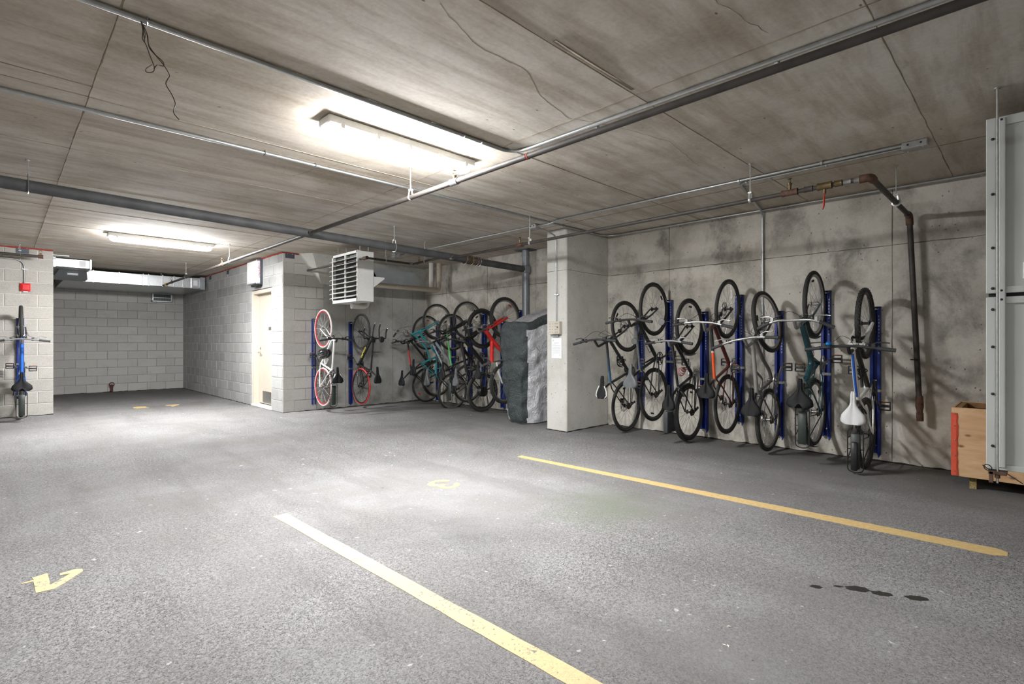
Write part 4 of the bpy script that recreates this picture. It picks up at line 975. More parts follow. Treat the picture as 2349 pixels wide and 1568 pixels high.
def bicycle(label, pos, wall='R', R=.345, r=.019, wb=1.07, bb=(.445, -.065), head=(.85, .46), hl=.13, st=(.315, .34), sad=(.24, .57), bar=(.89, .62),
            frame=M_BLACK, top=None, down=None, stays=None, fork=None, kind='diamond', tubes=None, tr=.017, dr=.021, rim=M_BLACK, spoke=M_SPOKE, ns=28, knob=False, deep=False, tyre=M_RUBBER,
            bars='flat', barw=.62, barmat=M_BLACK, grip=M_GRIP, saddle='sport', sadmat=M_SADDLE, sadside=None, post=M_BLACK, crank=rad(70), steer=0.0, lean=0.0, susp=False, disc=False,
            rack=None, fender=False, kick=False, bell=None, mirror=None, lock=None, cage=False, reflect=True, motor=False, name='bicycle', tyre2=None, rim2=None, box=None, decal=None, bag=None, pitch=0.0):
    root = tag(empty(name, pos), label, 'bicycle', 'bicycles hung on the wall racks')
    root.matrix_world = Matrix.Translation(pos) @ place_matrix(wall) @ Matrix.Rotation(lean, 4, 'X') @ Matrix.Rotation(pitch, 4, 'Y')
    OFF = Vector((R, 0, 0))
    def part(mb_, nm, mat, par=None, smooth=45, M=None, **k):
        top_ = par is None
        return mb_.build(nm, mat, root if top_ else par, smooth=smooth, M=M, loc=OFF if top_ else None, **k)
    P = lambda q, y=0.0: Vector((q[0], y, q[1]))
    s = Vector((-.3256, 0, .9455))
    H = P(head); F = P((wb, 0)); B = P(bb); S = P(st)
    crown = H - s * (hl + .015)
    need = R + .022 - (crown - F).length
    if need > 0: crown = crown + s * need; H = H + s * need
    hb = crown + s * .015
    stays = stays or frame; fork = fork or frame
    top = top or frame; down = down or frame
    # ---- frame
    fm = MB()
    if kind == 'y': fm.tube([hb - s * .008, H + s * .008], [.021, .021], 12)
    else:
        fm.tube([B, S + (S - B).normalized() * .02], [.0175, .0165], 12)
        fm.tube([B - Vector((0, .035, 0)), B + Vector((0, .035, 0))], .021, 12)
    fr_ = part(fm, 'frame', frame)
    def sub(pts, rr, nm, mat, flat=None): return part(MB().tube(pts, rr, 12, flat=flat), nm, mat, fr_)
    if kind != 'y': sub([hb - s * .008, H + s * .008], .021, 'head_tube', fork if kind != 'y' and fork is frame else frame)
    if tubes:
        for nm, pts, rr, mat, rb in tubes:
            sub(bend([P(q) for q in pts], rb, 6) if rb else [P(q) for q in pts], rr, nm, mat)
    else:
        sub([H - s * .03, S], [tr, tr * .9], 'top_tube', top)
        sub([hb + s * .03, B], [dr, dr * 1.02], 'down_tube', down)
    if kind != 'y':
        for y in (-1, 1):
            sub([P((st[0] + .01, st[1] - .01), y * .014), P((st[0] * .75, st[1] * .75), y * .045), P((.0, .0), y * .060)], [.009, .008, .007], 'seat_stay', stays)
            sub([P((bb[0] - .02, bb[1]), y * .022), P((bb[0] * .55, bb[1] * .6), y * .050), P((.0, .0), y * .060)], [.011, .010, .008], 'chain_stay', stays)
    # ---- steering group
    C = crown; MS = Matrix.Translation(C) @ Matrix.Rotation(steer, 4, s) @ Matrix.Translation(-C) if steer else Matrix.Identity(4)
    fk = MB()
    for y in (-1, 1):
        yo = .055 if susp or r > .022 else .045
        if susp:
            m_ = C.lerp(F, .42)
            fk.tube([C + Vector((0, y * yo, 0)), m_ + Vector((0, y * yo, 0))], .014, 10)
        else:
            fk.tube([C + Vector((0, y * .018, 0)), C + s * -.03 + Vector((0, y * yo * .9, 0)), C.lerp(F, .55) + Vector((0, y * yo, 0)) - Vector((.012, 0, .004)), F + Vector((0, y * .055, 0))], [.014, .013, .011, .008], 10)
    fk.tube([C + Vector((0, -.05, -.004)), C + Vector((0, .05, -.004))], .016, 8)
    fko = part(fk, 'fork', fork, M=MS)
    if susp:
        for y in (-1, 1):
            m_ = C.lerp(F, .38)
            part(MB().tube([m_ + Vector((0, y * .055, 0)), m_.lerp(F, .5) + Vector((0, y * .055, 0)), F + Vector((0, y * .058, 0))], [.020, .020, .014], 10), 'lower_leg', susp if susp is not True else fork, fko, M=MS)
    def wheel(nm, at, M, tmat, rmat):
        tm, rm, sm, hm = wheel_parts(R, r, rmat, spoke, ns, knob, deep, tmat)
        w = link(nm, rm, None, root); w.matrix_local = Matrix.Translation(OFF) @ M @ Matrix.Translation(at) @ Matrix.Rotation(random.uniform(0, 6), 4, 'Y')
        link('tyre', tm, None, w); link('spokes', sm, None, w); link('hub', hm, None, w)
        if reflect:
            a = random.uniform(0, 6.28); q = (R - 2 * r) * .80
            MB().obox((q * math.cos(a), 0, q * math.sin(a)), (math.cos(a), 0, math.sin(a)), (0, 1, 0), (-math.sin(a), 0, math.cos(a)), (.022, .012, .062)).build('reflector', reflect if reflect is not True else M_DARK, w, bevel=.003)
        if disc:
            dm = MB()
            for rr in (.080, .066): dm.tube(arc((0, .042, 0), rr, 0, 2 * PI, 28, (1, 0, 0), (0, 0, 1)), .0035, 4)
            for i in range(6):
                aa = i * PI / 3; dm.tube([(.02 * math.cos(aa), .042, .02 * math.sin(aa)), (.08 * math.cos(aa + .3), .042, .08 * math.sin(aa + .3))], .004, 4)
            dm.build('brake_disc', M_ALU, w, smooth=40)
        return w
    wheel('front_wheel', F, MS, tyre, rim); rw = wheel('rear_wheel', Vector((0, 0, 0)), Matrix.Identity(4), tyre2 or tyre, rim2 or rim)
    # ---- stem and bars
    Bc = P(bar)
    part(MB().tube(bend([H + s * .005, H + s * max(.02, (Bc - H).dot(s) * .8), Bc], .03), [.0155] * 8, 10) if True else None, 'stem', barmat if barmat is M_ALU else M_BLACK, M=MS)
    hw = barw / 2
    if bars == 'flat': pts = [(-.035, 1, -.0), (-.015, .55, .006), (0, .2, 0), (0, 0, 0)]
    elif bars == 'riser': pts = [(-.045, 1, .012), (-.015, .55, .016), (.0, .28, .006), (0, 0, 0)]
    elif bars == 'sweep': pts = [(-.075, 1, .0), (-.035, .75, .012), (-.0, .45, .012), (.0, .2, .0), (0, 0, 0)]
    elif bars == 'drop': pts = [(0, 1, 0), (0, .5, 0), (0, 0, 0)]
    left = [Bc + Vector((x, y * hw, z)) for x, y, z in pts]; right = [Bc + Vector((x, -y * hw, z)) for x, y, z in pts[-2::-1]]
    hbP = bend(left + right, .05, 4)
    hbo = part(MB().tube(hbP, .0125, 10), 'handlebar', barmat, M=MS)
    for sd in (1, -1):
        e, e2 = Vector(left[0]), Vector(left[1]); e.y *= sd; e2.y *= sd
        ax = (e2 - e).normalized()
        if bars != 'drop':
            part(MB().tube([e - ax * .004, e + ax * .008, e + ax * .10, e + ax * .125], [.017, .0165, .0155, .018], 10), 'grip', grip, hbo, M=MS)
            lv0 = e + ax * .155
            lm = MB().cbox(lv0 + Vector((.016, 0, -.004)), (.038, .026, .026))
            lm.tube([lv0 + Vector((.032, -sd * .005, -.004)), lv0 + Vector((.048, sd * .03, -.008)), lv0 + Vector((.045, sd * .085, -.012)), lv0 + Vector((.040, sd * .115, -.008))], [.0065, .006, .0055, .006], 6)
            part(lm, 'brake_lever', M_ALU if barmat is M_ALU else M_BLACK, hbo, M=MS)
            part(MB().cbox(e + ax * .195 + Vector((.004, 0, -.022)), (.046, .03, .022)), 'shifter', M_BLACK, hbo, M=MS, bevel=.005)
            c0 = lv0 + Vector((.03, -sd * .012, -.004)); c1_ = hb + Vector((.0, sd * .018, 0))
            cab = [c0, c0 + Vector((.03, -sd * .08, .03)), (c0 + c1_) / 2 + Vector((.085 + .03 * random.random(), -sd * .02, .05)), c1_ + Vector((.055, sd * .02, .03)), c1_]
            part(MB().tube(bend(cab, .12, 5), .0024, 5), 'cable', M_BLACK, hbo, M=MS)
        else:
            b0 = Bc + Vector((0, sd * hw, 0))
            hook = [b0, b0 + Vector((.10, sd * .01, -.005)), b0 + Vector((.145, sd * .012, .012)), b0 + Vector((.175, sd * .012, .045))]
            part(MB().tube(bend(hook, .05), .014, 10), 'bull_horn', M_BLACK, hbo, M=MS)
            part(MB().tube([hook[-1], hook[-1] + Vector((.03, 0, .01)), hook[-1] + Vector((-.02, sd * .004, -.03))], [.007, .006, .004], 6), 'brake_lever', M_CHROME, hbo, M=MS)
            a0 = Bc + Vector((.0, sd * .07, .03))
            part(MB().tube(bend([a0, a0 + Vector((.17, -sd * .015, .01)), a0 + Vector((.25, -sd * .015, .06))], .06), .0115, 10), 'aero_extension', M_BLACK, hbo, M=MS)
            part(MB().tube([a0 + Vector((.25, -sd * .015, .06)), a0 + Vector((.285, -sd * .02, .075))], [.010, .006], 8), 'shifter', M_CHROME, hbo, M=MS)
            part(MB().lathe([(.01, -.012), (.05, -.010), (.055, .0), (.045, .010), (.01, .012)], a0 + Vector((-.02, sd * .02, .045)), 'z', 16), 'arm_pad', M_BLACK, hbo, M=MS)
            part(MB().tube(bend([hook[2], hook[2] + Vector((.02, -sd * .05, -.02)), H + Vector((.06, sd * .03, 0)), hb], .1, 5), .0024, 5), 'cable', M_BLACK, hbo, M=MS)
    # ---- seat
    Q = P(sad)
    part(MB().tube([S - (S - B).normalized() * .02, S + (S - B).normalized() * .03, Q - Vector((.01, 0, .045))], [.0135, .0135, .0125], 10), 'seat_post', post)
    part(MB().tube([S + (S - B).normalized() * .004, S + (S - B).normalized() * .024], .021, 12), 'seat_clamp', M_ALU)
    so = link('saddle', saddle_mesh(saddle), None, root, OFF + Q)
    so.rotation_euler = (0, rad(2), 0)
    if not so.data.materials: so.data.materials.append(sadmat)
    if so.data.materials[0] is not sadmat:
        so.data = so.data.copy(); so.data.materials.clear(); so.data.materials.append(sadmat)
    if sadside:
        W = .078
        part(MB().tube([(.03, -.04, -.006), (-.04, -.072, -.004), (-.095, -.078, .0), (-.122, -.05, .006), (-.128, 0, .008), (-.122, .05, .006), (-.095, .078, 0), (-.04, .072, -.004), (.03, .04, -.006)], .008, 6), 'saddle_edge', sadside, so)
    part(MB().tube([(.10, .016, -.022), (.05, .022, -.044), (-.05, .022, -.044), (-.09, .035, -.022)], .0035, 5).tube([(.10, -.016, -.022), (.05, -.022, -.044), (-.05, -.022, -.044), (-.09, -.035, -.022)], .0035, 5), 'saddle_rails', M_ALU, so)
    # ---- drive
    cm = MB().tube(arc(B + Vector((0, -.046, 0)), .080, 0, 2 * PI, 30, (1, 0, 0), (0, 0, 1)), .0055, 5)
    cm.tube(arc(B + Vector((0, -.040, 0)), .060, 0, 2 * PI, 24, (1, 0, 0), (0, 0, 1)), .004, 5)
    for i in range(5):
        a = crank + i * 2 * PI / 5; cm.tube([B + Vector((0, -.046, 0)), B + Vector((.078 * math.cos(a), -.046, .078 * math.sin(a)))], [.010, .006], 5)
    cd = Vector((math.cos(crank), 0, math.sin(crank)))
    cm.tube([B + Vector((0, -.06, 0)), B + cd * .17 + Vector((0, -.075, 0))], [.014, .010], 8)
    cm.tube([B + Vector((0, .05, 0)), B - cd * .17 + Vector((0, .065, 0))], [.014, .010], 8)
    co = part(cm, 'crankset', M_BLACK if barmat is not M_ALU else M_ALU)
    for sd, e in ((-1, B + cd * .17 + Vector((0, -.075, 0))), (1, B - cd * .17 + Vector((0, .065, 0)))):
        c = e + Vector((0, sd * .06, 0))
        pm = MB().cyl(e, e + Vector((0, sd * .10, 0)), .006, n=8)
        for dx in (-.038, .038): pm.cbox(c + Vector((dx, 0, 0)), (.012, .092, .024))
        for dy in (-.044, .044): pm.cbox(c + Vector((0, dy, 0)), (.082, .010, .022))
        pm.cbox(c, (.024, .085, .018))
        po = part(pm, 'pedal', M_BLACK, co, bevel=.002)
        part(MB().cbox(c + Vector((.0455, 0, 0)), (.004, .05, .014)).cbox(c + Vector((-.0455, 0, 0)), (.004, .05, .014)), 'reflector', M_ORANGE, po) if False else None
        part(MB().cbox(c + Vector((.045, 0, 0)), (.004, .052, .014)), 'pedal_reflector', M_ORANGE, co)
    cs = MB()
    for i, rr in enumerate((.046, .041, .036, .031, .027, .023)): cs.lathe([(rr, -.024 - i * .0042), (rr, -.0255 - i * .0042), (.016, -.0262 - i * .0042)], (0, -.004, 0), 'y', 20)
    part(cs, 'cassette', plain('cassette_steel', (104, 98, 90), .4, .8))
    rc, rs_ = .080, .034
    ang = math.atan2(bb[1], bb[0]); n_ = Vector((-math.sin(ang), 0, math.cos(ang)))
    y_ = Vector((0, -.044, 0))
    ch = arc(B + y_, rc, ang + PI / 2, ang - PI / 2, 12, (1, 0, 0), (0, 0, 1)) + [P((.05, -.06)) + y_, P((.045, -.10)) + y_] + arc(y_, rs_, ang + PI * 1.35, ang + PI / 2, 8, (1, 0, 0), (0, 0, 1))
    part(MB().tube(ch, .0042, 4, closed=True), 'chain', plain('oily_chain', (78, 74, 68), .45, .7))
    part(MB().tube([(.0, -.052, -.01), (.03, -.066, -.035), (.035, -.066, -.06)], [.010, .014, .010], 6).tube([(.035, -.055, -.05), (.045, -.052, -.125)], [.012, .012], 6, flat=.5).lathe([(.02, -.004), (.02, .004)], (.037, -.046, -.06), 'y', 12).lathe([(.018, -.004), (.018, .004)], (.045, -.046, -.115), 'y', 12), 'derailleur', M_BLACK)
    if motor: part(MB().lathe([(.03, -.055), (.085, -.045), (.088, -.02), (.088, .02), (.085, .045), (.03, .055)], (0, 0, 0), 'y', 24), 'hub_motor', M_BLACK)
    if not disc:
        bmat = M_ALU if barmat is M_ALU else M_BLACK
        for y in (-1, 1):
            u = (C - F).normalized(); q = F + u * (R - .03)
            part(MB().tube([q + Vector((.012, y * .028, -.02)), q + Vector((.012, y * .028, .02)), q + Vector((.026, y * .048, .01)), q + u * .05 + Vector((.03, y * .046, .01)), q + u * .085 + Vector((.028, y * .03, .01))], [.008, .009, .009, .008, .006], 6), 'front_brake_arm', bmat, M=MS)
            u = Vector((st[0], 0, st[1])).normalized(); q = u * (R - .025)
            part(MB().tube([q + Vector((-.03, y * .028, .01)), q + Vector((.012, y * .028, .01)), q + Vector((-.02, y * .05, .014)), q + u * .05 + Vector((-.024, y * .046, .016)), q + u * .08 + Vector((-.02, y * .03, .014))], [.008, .009, .009, .008, .006], 6), 'rear_brake_arm', bmat)
    else:
        part(MB().cbox(F.lerp(C, .2) + Vector((-.03, .05, .02)), (.05, .028, .06)), 'caliper', M_BLACK, M=MS, bevel=.006)
        part(MB().cbox((.07, .052, .045), (.06, .028, .04)), 'caliper', M_BLACK, bevel=.006)
    # ---- extras
    if fender:
        fmat = fender if fender is not True else M_BLACK
        for nm, c, a0, a1, M_ in (('rear_fender', Vector((0, 0, 0)), rad(5), rad(185), None), ('front_fender', F, rad(120), rad(205), MS)):
            rings = []
            for i in range(25):
                a = a0 + (a1 - a0) * i / 24; u = Vector((math.cos(a), 0, math.sin(a)))
                rings.append([c + u * (R + .016 - abs(w) ** 2 * 9) + Vector((0, w, 0)) for w in (-.030, -.02, 0, .02, .030)])
            part(MB().loft(rings, caps=False, closed=False), nm, fmat, M=M_)
    if rack:
        zr = R + .055; rm_ = rack if rack is not True else M_BLACK
        m = MB(); x0, x1, w = -.30, .10, .062
        m.tube(bend([(x1, -.02, zr - .01), (x1 - .03, -w, zr), (x0, -w, zr), (x0 - .02, 0, zr - .0), (x0, w, zr), (x1 - .03, w, zr), (x1, .02, zr - .01)], .03), .0055, 6)
        for y in (-1, 1):
            m.tube([(x0 + .10, y * w, zr), (-.01, y * .072, .01)], .005, 6).tube([(x1 - .10, y * w, zr), (-.005, y * .072, .01)], .005, 6)
            m.tube([(x1 - .03, y * .03, zr), (st[0] * .7, y * .02, st[1] * .85)], .004, 6)
        m.tube([(-.1, -w, zr), (-.1, w, zr)], .0045, 6)
        ro_ = part(m, 'rear_rack', rm_)
        part(MB().box((x0 + .02, -.036, zr - .003), (x1 - .06, .036, zr + .010)), 'rack_plate', plain('rack_deck', (44, 52, 48), .5), ro_, bevel=.003)
        if rack is not True and rack is M_ALU: pass
    if box: part(MB().box((-.29, -.026, R + .068), (-.03, .026, R + .115)), 'rack_box', M_BLACK, bevel=.008)
    if bag:
        part(MB().box((-.22, .075, .18), (.03, .135, .40)), 'side_case', plain('matte_case', (58, 60, 63), .5), bevel=.012, seg=2)
    if kick: part(MB().tube([(.30, .04, -.05), (.06, .08, -.09), (.0, .085, -.10)], [.008, .007, .009], 8), 'kickstand', M_BLACK)
    if bell: part(MB().ball(Bc + Vector((.02, hw * .42, .035)), .026, 14, 9, (.8, 1, 1)), 'bell', bell, hbo, M=MS)
    if mirror:
        for sd in mirror:
            b_ = Vector(left[0]); b_.y *= sd
            part(MB().tube(bend([b_ + Vector((0, -sd * .13, .01)), b_ + Vector((.05, -sd * .06, .06)), b_ + Vector((.03, sd * .08, .08))], .03), .004, 6), 'mirror_arm', M_BLACK, hbo, M=MS)
            mo = part(MB().lathe([(.012, -.016), (.034, -.010), (.040, 0), (.040, .004)], b_ + Vector((.03, sd * .10, .09)), 'z', 20), 'mirror', M_BLACK, hbo, M=MS)
            part(MB().lathe([(.037, .004), (.037, .006)], b_ + Vector((.03, sd * .10, .09)), 'z', 20), 'mirror_glass', M_CHROME, hbo, M=MS)
    if lock:
        lm_, lp_ = lock; m = MB(); c = P(lp_)
        for i in range(5):
            a = i * .7
            m.tube(arc(c + Vector((.012 * i - .03, .03 - .014 * i, .01 * math.sin(a))), .042 + .006 * math.sin(a * 2), 0, 2 * PI, 16, (math.cos(.3 * i), .2, 0), (0, .3, 1)), .0055, 6)
        part(m, 'cable_lock', lm_)
    if cage:
        d_ = (B - hb).normalized(); n2 = Vector((-d_.z, 0, d_.x)); n2 = n2 if n2.z > 0 else -n2; c = hb.lerp(B, .55) + n2 * .05
        m = MB().tube(arc(c, .034, 0, 2 * PI, 16, n2, (0, 1, 0)), .003, 5).tube(bend([c - n2 * .03, c - n2 * .03 + d_ * .12, c + n2 * .03 + d_ * .12, c + n2 * .034], .03), .003, 5)
        part(m, 'bottle_cage', M_BLACK)
    if decal:
        txt, size, dm_, sd, where = decal
        if isinstance(txt, int):                    # illegible lettering: only its strokes
            m = MB()
            for q in range(txt):
                x = (q - (txt - 1) / 2) * size * .85
                m.obox((x - size * .2, 0, 0), (.25, 1, 0), (1, -.25, 0), (0, 0, 1), (size * .8, size * .16, .001))
                m.obox((x + size * .12, 0, 0), (.25, 1, 0), (1, -.25, 0), (0, 0, 1), (size * .8, size * .13, .001))
                m.obox((x - size * .04, (q % 3 - 1) * size * .28, 0), (1, 0, 0), (0, 1, 0), (0, 0, 1), (size * .4, size * .13, .001))
            me = m.mesh('tube_lettering')
        else: me = text_mesh(txt, size)
        me.materials.append(dm_)
        o = bpy.data.objects.new('tube_lettering', me); COL.objects.link(o); o.parent = fr_
        if where == 'down': a_, b_ = hb, B
        else: a_, b_ = H, S
        mid = a_.lerp(b_, .5); d_ = (a_ - b_).normalized()
        yv = Vector((0, sd, 0)); xv = d_; zv = yv; up_ = zv.cross(xv)
        mt = Matrix((xv, up_, zv)).transposed().to_4x4()
        o.matrix_local = Matrix.Translation(mid + yv * (dr + .001)) @ mt
    return root, rw

def rack_post(x, y, z0, z1, wall, label, w=.045):
    """blue wall-mounted hanging rack: slotted channel with a hook at the top"""
    t = thing('bike_rack', label, 'bike rack', (x, y, z0), 'blue vertical bike racks')
    B4 = place_matrix(wall)
    t.matrix_world = Matrix.Translation((x, y, z0)) @ B4
    h_ = z1 - z0
    MB().box((0, -w, 0), (h_, w, .006)).box((0, -w, 0), (h_, -w + .005, .055)).box((0, w - .005, 0), (h_, w, .055)).box((0, -w, .05), (h_, -w * .4, .055)).box((0, w * .4, .05), (h_, w, .055)).build('channel', M_RBLUE, t, bevel=.0015)
    sl = MB()
    for i in range(12): sl.box((h_ - .10 - i * .034, -w * .8, .0545), (h_ - .085 - i * .034, -w * .6, .0562))
    sl.build('slot_light_marks', plain('slot_light_paint', (150, 152, 156), .4, .5), t)  # pale boxes stand in for light seen through the channel slots
    MB().box((h_ - .004, -w - .002, 0), (h_ + .006, w + .002, .058)).build('end_cap', M_BLACK, t, bevel=.002)
    MB().tube(bend([(h_ - .02, 0, .03), (h_ - .02, 0, .12), (h_ + .035, 0, .128)], .03), .0065, 8).tube([(h_ - .02, -.03, .06), (h_ - .02, .03, .06)], .006, 6).build('hook', M_CHROME, t, smooth=40)
    for q in (.08, h_ * .5, h_ - .25): MB().lathe([(.009, .006), (.009, .012)], (q, 0, 0), 'z', 6).build('anchor_bolt', M_CHROME, t)
    MB().prism([(0, -w), (-.05, -w * .4), (0, -w * .2)], lambda u, v, d_: (u, v, d_), .0, .006).build('foot_tab', M_RBLUE, t)
    MB().box((h_ * .42, -w - .006, .0), (h_ * .42 + .03, w + .006, .062)).build('lock_band', M_CHROME, t, bevel=.002)
    return t

WX = XW - .001
names = 'first second third fourth fifth sixth seventh'.split()
for i, (y, z0, z1) in enumerate([(3.90, .27, 1.54), (3.463, .34, 1.775), (2.98, .11, 1.60), (2.538, .25, 1.785), (2.085, .14, 1.57), (1.611, .20, 1.77), (1.165, .08, 1.575)]):
    rack_post(WX, y, z0, z1, 'R', 'blue slotted bike rack channel, %s to the right of the pillar' % names[i])
for i, (y, z0, z1) in enumerate([(6.247, .3, 1.76), (6.69, .05, 1.58), (7.20, .3, 1.75), (7.61, .05, 1.56), (8.11, .3, 1.75), (8.62, .03, 1.55)]):
    rack_post(WX, y, z0, z1, 'R', 'blue slotted bike rack channel behind the clustered bikes, %s from the grey riser' % names[i])
rack_post(3.99, YB - .001, .106, 1.63, 'B', 'blue bike rack channel on the block wall beside the white bike', .03)
rack_post(4.70, YB - .001, .062, 1.59, 'B', 'blue bike rack channel on the concrete beside the red-tyred bike', .03)
rack_post(.235, YP - .001, .3, 1.6, 'B', 'blue bike rack channel on the pale block wall behind the blue bike')

def RW(y, z, R=.345, gap=.062): return (WX - gap - R, y, z - R)
# paints
BLUEBLK = m_fade('black_to_blue_fade', [(0.30, (34, 96, 138)), (.5, (24, 58, 80)), (.72, (26, 28, 31))])
GREYTUBE = plain('slate_tube_paint', (92, 98, 102), .35, .2, coat=.3)
SILV = plain('silver_frame_paint', (152, 150, 146), .35, .35, .05, coat=.3)
SILVD = plain('grey_frame_paint', (110, 109, 105), .4, .3)
ORNG = m_fade('black_to_orange', [(.60, (222, 84, 36)), (.605, (236, 236, 230)), (.625, (30, 30, 32))])
MAROON = plain('maroon_paint', (86, 34, 30), .35, .1, coat=.4)
TEALD = plain('dark_teal_paint', (32, 72, 80), .3, .15, coat=.5)
WHITEF = plain('white_frame_paint', (222, 222, 218), .35, .05, .03, coat=.3)
BLUEF = plain('blue_stripe_paint', (36, 92, 190), .35, .1, coat=.3)
BLUEB = plain('bright_blue_paint', (44, 104, 202), .3, .15, coat=.5)
TURQ = plain('turquoise_paint', (48, 156, 164), .35, .05, coat=.4)
ICE = plain('ice_grey_paint', (168, 180, 184), .35, .1, coat=.3)
GREEN = plain('bright_green_paint', (84, 196, 92), .35, .05, coat=.4)
REDF = plain('red_frame_paint', (214, 42, 36), .3, .05, coat=.5)
REDT = plain('red_tyre', (206, 58, 58), .6)
WTYRE = plain('white_tyre', (214, 212, 208), .6)
DGREY = plain('grey_saddle', (86, 88, 90), .5)
LGREY = plain('pale_grey_saddle', (206, 206, 206), .45, var=.03)
PINK = plain('pinkish_cable', (176, 120, 118), .5)
YELL = plain('yellow_lettering', (226, 206, 66), .5)
WLET = plain('white_lettering', (224, 222, 216), .5)
SLET = plain('grey_lettering', (150, 150, 150), .5)
CHAR = plain('charcoal_frame', (46, 47, 47), .45, .1)
BARA = M_ALU

bicycle('black hybrid bike with blue-faded top tube and white-edged saddle next to the pillar', RW(3.885, .363), wb=1.069, head=(.851, .49), bb=(.45, -.05), st=(.325, .375), sad=(.27, .575), bar=(.885, .72), frame=CHAR, top=BLUEBLK,
        sadside=WHITEF, saddle='race', bars='flat', barw=.66, crank=rad(188), steer=rad(4), cage=True, lock=(M_BLACK, (.60, .12)), disc=True)
bicycle('charcoal bike with slate top tube and grey ribbed saddle, hung high second from the pillar', RW(3.475, .546), wb=1.098, head=(.90, .44), bb=(.463, -.066), st=(.324, .335), sad=(.25, .56), bar=(.945, .60), frame=CHAR, top=GREYTUBE,
        saddle='comfort', sadmat=DGREY, bars='flat', barw=.64, crank=rad(-72), rim=M_BLACK, cage=True, dr=.023)
bicycle('black lettered bike with coiled pink lock and a side case, third from the pillar', RW(2.99, .364), R=.345, r=.021, wb=1.045, head=(.83, .42), bb=(.444, -.08), st=(.315, .29), sad=(.205, .52), bar=(.87, .52), frame=M_BLACKG, top=M_BLACKG,
        saddle='sport', bars='flat', barw=.58, barmat=BARA, crank=rad(160), fender=True, mirror=(1,), lock=(PINK, (.52, .17)), bag=True, decal=(6, .045, WLET, -1, 'down'), tr=.016)
bicycle('maroon bike with orange top tube and split black saddle, fourth from the pillar', RW(2.525, .502), wb=1.10, head=(.88, .43), bb=(.446, -.062), st=(.298, .346), sad=(.235, .555), bar=(.93, .64), frame=MAROON, top=ORNG, stays=MAROON, fork=M_BLACK,
        saddle='split', bars='riser', barw=.66, barmat=BARA, crank=rad(100), mirror=(1,), disc=True, steer=rad(-4))
bicycle('silver grey bike with curved down tube and big black saddle, fifth from the pillar', RW(2.075, .368), r=.024, wb=1.076, head=(.845, .46), bb=(.429, -.10), st=(.315, .335), sad=(.222, .50), bar=(.885, .64), frame=SILVD, top=SILV, fork=M_BLACK,
        tubes=[('top_tube', [(.835, .45), (.316, .339)], .021, SILV, 0), ('down_tube', [(.865, .37), (.66, .16), (.55, -.02), (.429, -.10)], .019, SILVD, .2), ('gusset_tube', [(.56, .40), (.46, .18), (.36, .22)], .012, SILVD, .1)],
        rim=M_ALU, saddle='comfort', bars='riser', barw=.68, barmat=BARA, crank=rad(-30), steer=rad(10), kick=True, disc=True)
bicycle('dark teal step-through bike with wide saddle and rear rack, hung high', RW(1.622, .497), r=.022, wb=1.115, head=(.90, .43), bb=(.50, -.12), st=(.318, .327), sad=(.215, .49), bar=(.93, .64), frame=TEALD, fork=TEALD,
        tubes=[('main_tube', [(.90, .40), (.697, .235), (.50, .08), (.36, .27)], .029, TEALD, .12), ('brace_tube', [(.56, .10), (.50, -.12)], .022, TEALD, 0)],
        rim=M_ALU, saddle='wide', bars='sweep', barw=.66, barmat=BARA, crank=rad(-75), rack=True, fender=plain('dark_green_fender', (34, 44, 40), .45), mirror=None, cage=True)
bicycle('white and blue bike with pale saddle and boxed rear rack, farthest right', RW(1.178, .334), r=.024, knob=True, wb=1.068, head=(.815, .50), bb=(.434, -.12), st=(.336, .306), sad=(.275, .50), bar=(.85, .66), frame=WHITEF, fork=WHITEF, top=BLUEF, down=M_BLACK, stays=WHITEF,
        tubes=[('top_tube', [(.80, .49), (.56, .41), (.336, .306)], .020, WHITEF, .1), ('top_stripe', [(.78, .505), (.56, .428), (.38, .345)], .011, BLUEF, .1), ('down_tube', [(.85, .40), (.434, -.12)], .022, CHAR, 0)],
        saddle='city', sadmat=LGREY, bars='flat', barw=.68, crank=rad(178), rack=True, box=True, bell=plain('blue_bell', (30, 120, 190), .25, .5), lock=(M_BLACK, (.60, .16)), susp=WHITEF)

# alcove between the corner and the pillar
bicycle('black bike with a red top tube section, deepest in the alcove corner', RW(8.49, .375, .34), R=.34, wb=1.03, head=(.84, .46), bb=(.43, -.05), st=(.285, .36), sad=(.15, .58), bar=(.86, .60), frame=M_BLACK, top=m_fade('black_red_section', [(.20, (30, 30, 31)), (.40, (30, 30, 31)), (.41, (190, 44, 50)), (.68, (190, 44, 50)), (.69, (30, 30, 31))]),
        rim=M_ALU, saddle='comfort', bars='flat', barw=.60, crank=rad(175), reflect=M_REDR)
bicycle('turquoise step-through bike with curved tubes in the alcove', RW(8.13, .52, .345), wb=1.09, head=(.84, .58), hl=.17, bb=(.43, -.03), st=(.297, .376), sad=(.22, .56), bar=(.88, .78), frame=TURQ, fork=TURQ, stays=TURQ,
        tubes=[('top_tube', [(.845, .55), (.70, .36), (.56, .24), (.40, .185)], .017, TURQ, .15), ('down_tube', [(.885, .43), (.70, .24), (.43, -.03)], .022, TURQ, .1), ('chain_guard', [(.43, .02), (.05, .04)], .024, TURQ, 0)],
        rim=M_ALU, saddle='city', bars='sweep', barw=.60, barmat=BARA, crank=rad(150), fender=True, decal=(4, .04, WLET, -1, 'down'))
